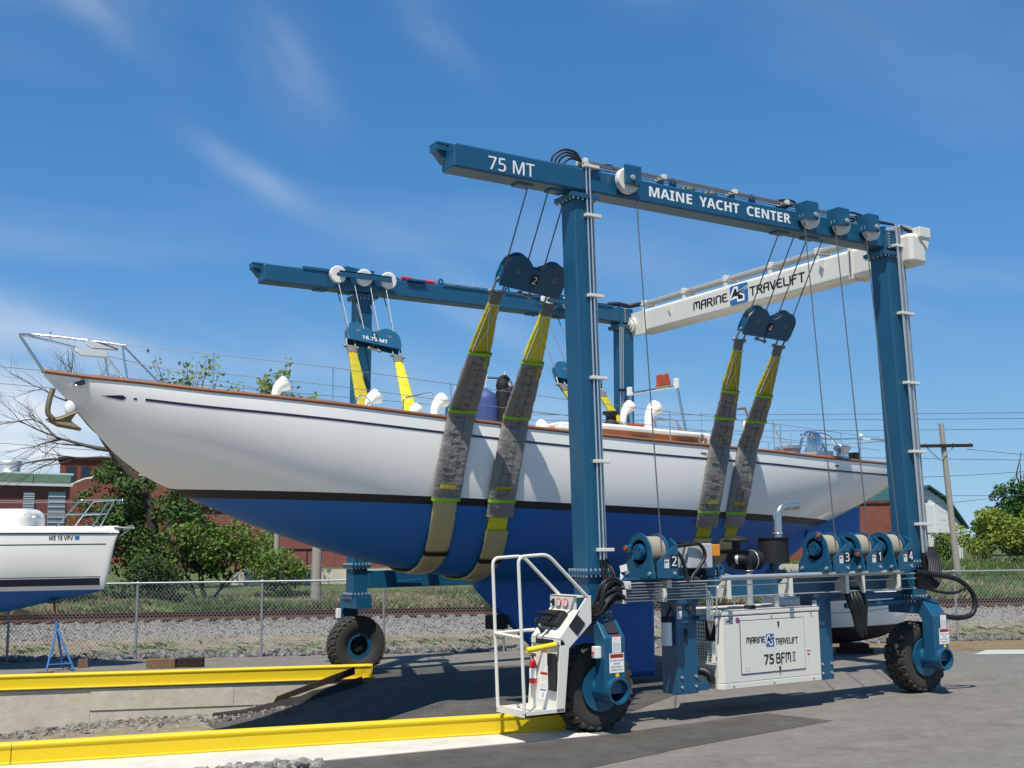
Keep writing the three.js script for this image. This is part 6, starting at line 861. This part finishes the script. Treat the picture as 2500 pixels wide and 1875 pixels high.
function sling(label, xk, hn, dn, hf, df, near, sl = -0.24) {
  const t = thing('lifting_sling', label, 'sling', [0, 0, 0], 0, 'lifting slings under the yacht'), A = hn(dn), F = hf(df), off = 0.03, sec = [];
  for (let i = 0; i <= 40; i++) { const y = sheerY(xk) + (keelY(xk) - sheerY(xk)) * Math.sin(i / 40 * Math.PI / 2); sec.push([y, hullZ(xk, y)]); }
  const outN = sec.map(([y, z], i) => { const a = sec[Math.max(0, i - 1)], b = sec[Math.min(40, i + 1)], ty = b[0] - a[0], tz = b[1] - a[1], L = Math.hypot(ty, tz) || 1; return [y + tz / L * off, z - ty / L * off]; });
  const slant = y => sl * Math.sin(clamp((sheerY(xk) - y) / (sheerY(xk) - keelY(xk))) * Math.PI) ;
  const nearPts = outN.map(([y, z]) => V(xk + slant(y), y, ZC + z)), farPts = outN.map(([y, z]) => V(xk, y, ZC - z)).reverse();
  nearPts[0].y += 0.04; const top = (S, B) => Array.from({ length: 6 }, (_, i) => S.clone().lerp(B, i / 6));
  const nearLine = top(A, nearPts[0]), all = [...nearLine, ...nearPts.slice(0, -1), ...farPts, ...top(F, farPts[farPts.length - 1]).reverse()].filter((p, i, a) => !i || p.distanceTo(a[i - 1]) > 1e-3);
  const cv = new THREE.CatmullRomCurve3(all, false, 'centripetal'), Lt = cv.getLength();
  const cut = (s0, s1, d = 0) => { const n = Math.max(4, Math.round((s1 - s0) / 0.12)), o = []; for (let i = 0; i <= n; i++) { const u = clamp((s0 + (s1 - s0) * i / n) / Lt), p = cv.getPointAt(u), tg = cv.getTangentAt(u), nr = V(1, 0, 0).cross(tg).normalize(); if (nr.dot(V(0, p.y - 4.6, p.z - ZC)) < 0) nr.negate(); o.push(p.addScaledVector(nr, d)); } return o; };
  const near0 = A.distanceTo(nearPts[0]), yAt = s => cv.getPointAt(s / Lt).y; let sW = near0; while (yAt(sW) > wlTop(xk) - 0.02) sW += 0.03; let sB = sW; while (yAt(sB) > keelY(xk) + 0.42) sB += 0.03;
  const sF = Lt - F.distanceTo(farPts[farPts.length - 1]), S0 = 0.22;
  add('end_sleeve', [ribbon(cut(-0.02, S0), () => 0.24, 0.12)], M.greyWeb, t); add('end_sleeve', ribbon(cut(Lt - S0, Lt), () => 0.24, 0.12), M.greyWeb, t);
  const y1 = near0 * (near ? 0.46 : 0.46);
  add('webbing', [ribbon(cut(S0 - 0.02, y1 + 0.1), u => 0.23 + 0.24 * Math.min(1, u * 1.3), 0.10, 0.05, xk), ribbon(cut(y1, sB + 1.4), () => 0.46, 0.035, 0), ribbon(cut(sB + 1.4, sF - 0.1), () => 0.46, 0.035), ribbon(cut(sF - 0.2, Lt - S0 + 0.02), u => 0.46 - 0.23 * u, 0.09, 0.05, xk + 3)], near === 2 ? std(0xd9cf2a, 0.8) : M.yellowWeb, t);
  add('chafe_sleeve', ribbon(cut(y1, sW + (near === 1 ? 0.0 : 0.32), 0.035), u => 0.50 + 0.14 * Math.min(1, u * 3), 0.115, 0.035, xk * 3 + 1), M.sleeve, t);
  { const cr = [], s0 = y1 + 0.12, s1 = sW - 0.1; for (let s = s0; s < s1; s += rr(0.10, 0.2)) { const w = rr(0.05, 0.13), o = rr(-0.12, 0.1), d = rr(-0.02, 0.02), q = [-1, 0, 1].map(k => cut(s + d * k + 0.012 * (1 - k * k), s + 0.05, 0.102)[0].clone().add(V(o + k * w, 0, 0))); cr.push(tube(q, rr(0.005, 0.010), 8, 5)); } for (const o of [-0.13, 0.06]) cr.push(tube(cut(s0, s1, 0.096).map(p => p.clone().add(V(o, 0, 0))), 0.006, 40, 5)); add('sleeve_creases', cr, M.sleeve, t); }
  add('plastic_wrap', ribbon(cut(sW + (near === 1 ? -0.05 : 0.62), sB + 1.1, 0.02), u => 0.55 - 0.04 * u, 0.085, 0.03, xk + 7), M.film, t);
  const bands = near >= 3 ? [y1 + 0.02, near0 * 0.72, sW - 0.05] : [y1 + 0.02, near0 * 0.93, sW - 0.02];
  for (const s of bands) add('green_tape', ribbon(cut(s - 0.03, s + 0.035, 0.038), () => 0.655 - (s < y1 + 0.1 ? 0.13 : 0), 0.135), M.tape, t);
  add('label_tab', [ribbon(cut(sW - 0.32, sW - 0.24, 0.04), () => 0.42, 0.135)], M.yellowWeb, t); add('label_tab', ribbon(cut(y1 + 0.08, y1 + 0.34, 0.04).map(p => p.clone().add(V(0.16, 0, 0))), () => 0.06, 0.13), M.yellowWeb, t);
  add('tie_band', ribbon(cut(sB - 0.06, sB + 0.06, 0.03), () => 0.57, 0.12, 0.03, xk), M.darkTimber, t);
  // white lacing cord over the upper webbing
  const lace = []; for (const s of [1, -1]) { const c = cut(S0 + 0.04, y1 - 0.02, 0.07), n = c.length - 1; lace.push(tube(c.map((p, i) => p.clone().add(V(s * (0.09 + 0.11 * i / n), 0, 0))), 0.009, 24, 5)); lace.push(tube([c[0].clone().add(V(s * 0.09, 0, 0)), c[Math.floor(n / 2)].clone(), c[n].clone().add(V(-s * 0.15, 0, 0))], 0.008, 20, 5)); }
  lace.push(tube(cut(S0 + 0.02, S0 + 0.06, 0.075).flatMap((p, i) => [p.clone().add(V(-0.13, 0, 0)), p.clone().add(V(0.13, 0, 0))]).slice(0, 2), 0.011, 8, 5)); add('lacing_cord', lace, M.whiteCord, t);
}
sling('front sling nearest the bow, grey sleeve and wrinkled plastic below the waterline', -1.00, hook2, -0.62, hook1, -0.62, 1);
sling('second sling from the bow, bare yellow patch below its grey sleeve', 0.26, hook2, 0.62, hook1, 0.62, 2);
sling('rear sling hanging from the left end of block 4', 5.98, hook4, -0.62, hook3, -0.62, 3);
sling('aftmost sling hanging from the right end of block 4', 6.92, hook4, 0.62, hook3, 0.62, 4);
// ================================================================ SMALLER BOATS, STANDS AND BLOCKS
{ // sailboat at the left edge, bow to the right
  const [ox, , oz] = place(-11.0, 31.2), t = thing('small_sailboat', 'small white sailboat with navy stripe and blue bottom at the left edge', 'sailboat', [ox, 0, oz], YAW);
  const sh = table([[-8, 3.95], [-3, 3.70], [0.02, 3.68]]), hb = table([[-8, 0.85], [-5, 1.22], [-3, 1.12], [-1.5, 0.72], [-0.6, 0.34], [-0.05, 0.05], [0.05, 0.01]]), kl = table([[-8, 2.3], [-6, 1.6], [-4.5, 1.40], [-3.1, 1.55], [-1.6, 1.86], [-0.6, 2.05], [-0.26, 2.14], [-0.2, 2.4], [-0.1, 3.0], [0.02, 3.6], [0.05, 3.66]]);
  const hz = (x, y) => { const r = clamp((sh(x) - y) / Math.max(0.01, sh(x) - kl(x))); return hb(x) * Math.pow(Math.max(0, 1 - Math.pow(r, 2.6)), 0.55); };
  const band = (lo, hi, rows, out = 0, x0 = -8, x1 = 0.05) => [1, -1].map(s => grid(70, rows, (u, v) => { const x = x0 + (x1 - x0) * Math.pow(u, 0.7), k = kl(x), a = Math.max(lo(x), k), b = Math.max(hi(x), k), y = a + (b - a) * v; return [x, y, s * (hz(x, y) + out)]; }));
  const wl = x => 2.15 - 0.0 * x;
  add('topsides', band(wl, sh, 18), M.gel, t); add('bottom', band(() => 0, wl, 12), M.bottomBlue, t);
  add('rub_rail', band(x => sh(x) - 0.03, x => sh(x) + 0.01, 1, 0.02), M.navy, t);
  add('deck_rim', [1, -1].map(s => grid(60, 4, (u, v) => { const x = -8 + 8.08 * u, b = hz(x, sh(x)) + 0.02; return [x, sh(x) + 0.18 * Math.sin(v * Math.PI / 2), s * (b - 0.10 * (1 - Math.cos(v * Math.PI / 2)))]; })), M.gel, t); add('deck', grid(50, 4, (u, v) => { const x = -8 + 8.06 * u; return [x, sh(x) + 0.178 + 0.02 * Math.sin(v * Math.PI), (v * 2 - 1) * Math.max(0, hz(x, sh(x)) - 0.07)]; }), M.deck, t);
  add('navy_stripe', band(x => 2.27, x => 2.46, 3, 0.006, -8, -0.36), M.navy, t); add('pin_stripe', [band(() => 2.49, () => 2.508, 1, 0.006, -8, -0.34), band(() => 3.37, () => 3.395, 1, 0.006, -8, -0.22)], M.navy, t);
  const tx = clean(words('ME 15 VPV', 0.115, 0.56)), ps = tx.attributes.position; for (let i = 0; i < ps.count; i++) { const x = ps.getX(i) - 1.55, y = ps.getY(i) + 3.50; ps.setXYZ(i, x, y, hz(x, y) + 0.004 + ps.getZ(i)); } add('registration', tx, M.ink, t);
  const sq = clean(bx(-0.95, -0.84, 3.51, 3.61, 0, 0.003)), p2 = sq.attributes.position; for (let i = 0; i < p2.count; i++) p2.setZ(i, hz(p2.getX(i), p2.getY(i)) + 0.004 + p2.getZ(i)); add('registration_sticker', sq, M.logoBlue, t);
  add('cabin', new RoundedBoxGeometry(4, 0.7, 1.5, 4, 0.3).translate(-4.2, 4.02, 0), M.gel, t); add('cabin_cap', lathe([[0.16, 0], [0.14, 0.05], [0.05, 0.1], [0, 0.1]], 14).translate(-2.2, 4.12, 0.2), M.galv, t);
  const pu = part('pulpit', t);
  for (const s of [1, -1]) { add('rail', [pipe([[-1.42, 3.86, s * 0.62], [-0.85, 4.58, s * 0.50], [0.1, 4.60, s * 0.14], [0.10, 4.48, s * 0.12]], 0.08, 0.02, 40, 8), pipe([[-0.56, 3.86, s * 0.28], [-0.16, 4.58, s * 0.2]], 0.08, 0.02, 10, 8), cyl([-1.14, 4.2, s * 0.56], [-0.36, 4.22, s * 0.24], 0.018, 8)], M.chrome, pu); for (const y of [4.55, 4.2]) add('lifeline', cyl([-1.0, y, s * 0.55], [-8, y + 0.08, s * 0.95], 0.008, 5), M.dullSteel, pu); }
  const an = part('anchor', t); add('shank', [cyl([-0.05, 3.84, 0.05], [0.52, 3.80, 0.05], 0.025, 8), cyl([0.15, 3.6, 0.05], [0.5, 3.86, 0.05], 0.02, 8)], M.dullSteel, an); add('fluke', ext([[0, 0], [0.32, 0.08], [0.26, 0.16], [0.02, 0.1]], 0.05, 0.01).translate(0.2, 3.74, 0.02), M.dullSteel, an);
  add('keel', ext([[-5.6, 1.6], [-3.7, 1.65], [-3.9, 0.25], [-5.3, 0.25]], 0.2, 0.05).translate(0, 0, -0.1), M.bottomBlue, t);
}
{ const [x, , z] = place(-15.6, 31.2), t = thing('keel_block', 'stacked timber block under the keel of the left sailboat', 'timber block', [x, 0, z], YAW); add('block', bx(-0.7, 0.7, 0, 0.24, -0.25, 0.25, 0.01), M.timber, t, { muv: 1 }); }
function jack(lat, d, h, lab, lx = -0.12) {
  const [x, , z] = place(lat, d), t = thing('boat_stand', lab, 'boat stand', [x, H(x, z), z], YAW), ap = [0, h * 0.62, 0];
  for (const [a, b] of [[-0.06, 0.42], [0.55, 0.1], [0.05, -0.45]]) add('leg', cyl(ap, [a, 0.03, b], 0.03, 8), M.standBlue, t);
  add('tie', [cyl([-0.06, 0.2, 0.38], [0.5, 0.2, 0.1], 0.014, 6), cyl([0.5, 0.2, 0.1], [0.05, 0.2, -0.4], 0.014, 6), cyl([-0.06, 0.2, 0.38], [0.05, 0.2, -0.4], 0.014, 6)], M.standBlue, t); add('collar', cyl([0, h * 0.58, 0], [-0.01, h * 0.72, 0], 0.045, 10), M.standBlue, t); add('screw', cyl([0, h * 0.62, 0], [lx, h - 0.03, -0.04], 0.026, 8), M.rust, t); add('pad', bx(lx - 0.12, lx + 0.12, h - 0.03, h, -0.14, 0.10, 0.008), M.darkTimber, t); add('foot_board', bx(-0.3, 0.1, 0.0, 0.03, 0.30, 0.55, 0.005), M.timber, t);
}
jack(-12.45, 31.0, 1.83, 'blue tripod boat stand under the bow of the left sailboat');
const block = (x, z, a, w, h, d, lab, m = M.timber) => { const t = thing('timber_block', lab, 'timber block', [x, H(x, z) + 0.005, z], a); add('beam', bx(-w / 2, w / 2, 0, h, -d / 2, d / 2, 0.012), m, t, { muv: 1.5 }); };
block(-3.6, -15.0, YAW, 0.78, 0.24, 0.22, 'longer brown timber block on the yard beside the fence'); block(-2.88, -14.72, YAW + 0.06, 0.70, 0.24, 0.24, 'darker timber block right of the longer brown one', M.darkTimber); block(-5.35, -16.55, YAW + 0.3, 0.26, 0.22, 0.24, 'short timber block at the foot of the left boat stand');
{ // small motorboat behind the hoist at the right
  const [ox, , oz] = place(11.75, 33.4), t = thing('small_motorboat', 'small white motorboat on blocks behind the rear near tyre', 'motorboat', [ox, 0, oz], YAW);
  const XS = -4.3, sh = table([[-5.5, 1.62], [-2.5, 1.62], [0, 1.80]]), hb = table([[-5.5, 0.85], [-2.6, 0.98], [-1.2, 0.72], [-0.4, 0.3], [0, 0.02]]), kl = table([[-5.5, 0.30], [-2.4, 0.28], [-1.2, 0.42], [-0.5, 0.75], [-0.15, 1.25], [0, 1.74]]);
  const hz = (x, y) => { const r = clamp((sh(x) - y) / Math.max(0.01, sh(x) - kl(x))); return hb(x) * Math.pow(Math.max(0, 1 - Math.pow(r, 1.9)), 0.62); };
  const band = (lo, hi, rows, out = 0) => [1, -1].map(s => grid(50, rows, (u, v) => { const x = XS - XS * u, k = kl(x), a = Math.max(lo(x), k), b = Math.max(hi(x), k), y = a + (b - a) * v; return [x, y, s * (hz(x, y) + out)]; }));
  add('topsides', band(x => 0.80 + 0.03 * (x + 2), sh, 14), M.gel, t); add('boot_stripe', band(x => 0.76 + 0.03 * (x + 2), x => 0.80 + 0.03 * (x + 2), 1, 0.002), M.navy, t); add('bottom', band(() => 0, x => 0.76 + 0.03 * (x + 2), 10), std(0x2a1d20, 0.7), t);
  add('strake', band(x => sh(x) - 0.42, x => sh(x) - 0.40, 1, 0.01), M.galv, t); add('deck', grid(40, 4, (u, v) => { const x = XS - XS * u; return [x, sh(x) + 0.01, (v * 2 - 1) * hz(x, sh(x))]; }), M.gel, t); add('transom', grid(6, 6, (u, v) => { const y = 0.3 + 1.32 * v; return [XS, y, (u * 2 - 1) * hz(XS, y)]; }), M.gel, t);
  add('cabin', [bx(-3.75, -3.1, 1.62, 1.86, -0.45, 0.45, 0.06)], M.gel, t); add('window', [bx(-3.65, -3.2, 1.70, 1.80, 0.452, 0.46)], M.glass, t); add('cover', extY([[-2.2, 0.6], [-1.3, 0.45], [-1.3, -0.45], [-2.2, -0.6]], 1.62, 1.78, 0.04), std(0x1e4f8e, 0.8), t);
}
{ const [x, , z] = place(9.9, 33.4), t = thing('keel_block', 'stack of timber blocks under the small motorboat', 'timber block', [x, 0, z], YAW); for (const [a, b, w] of [[0, 0.14, 0.95], [0.145, 0.28, 0.7]]) add('block', bx(-w / 2, w / 2, a, b, -0.3, 0.3, 0.01), M.darkTimber, t, { muv: 1 }); }
jack(10.85, 32.7, 0.62, 'blue tripod boat stand left of the rear near tyre', 0.0);
scene.traverse(o => { if (o.isMesh) { o.castShadow = o.receiveShadow = true; } });
renderer.render(scene, camera);
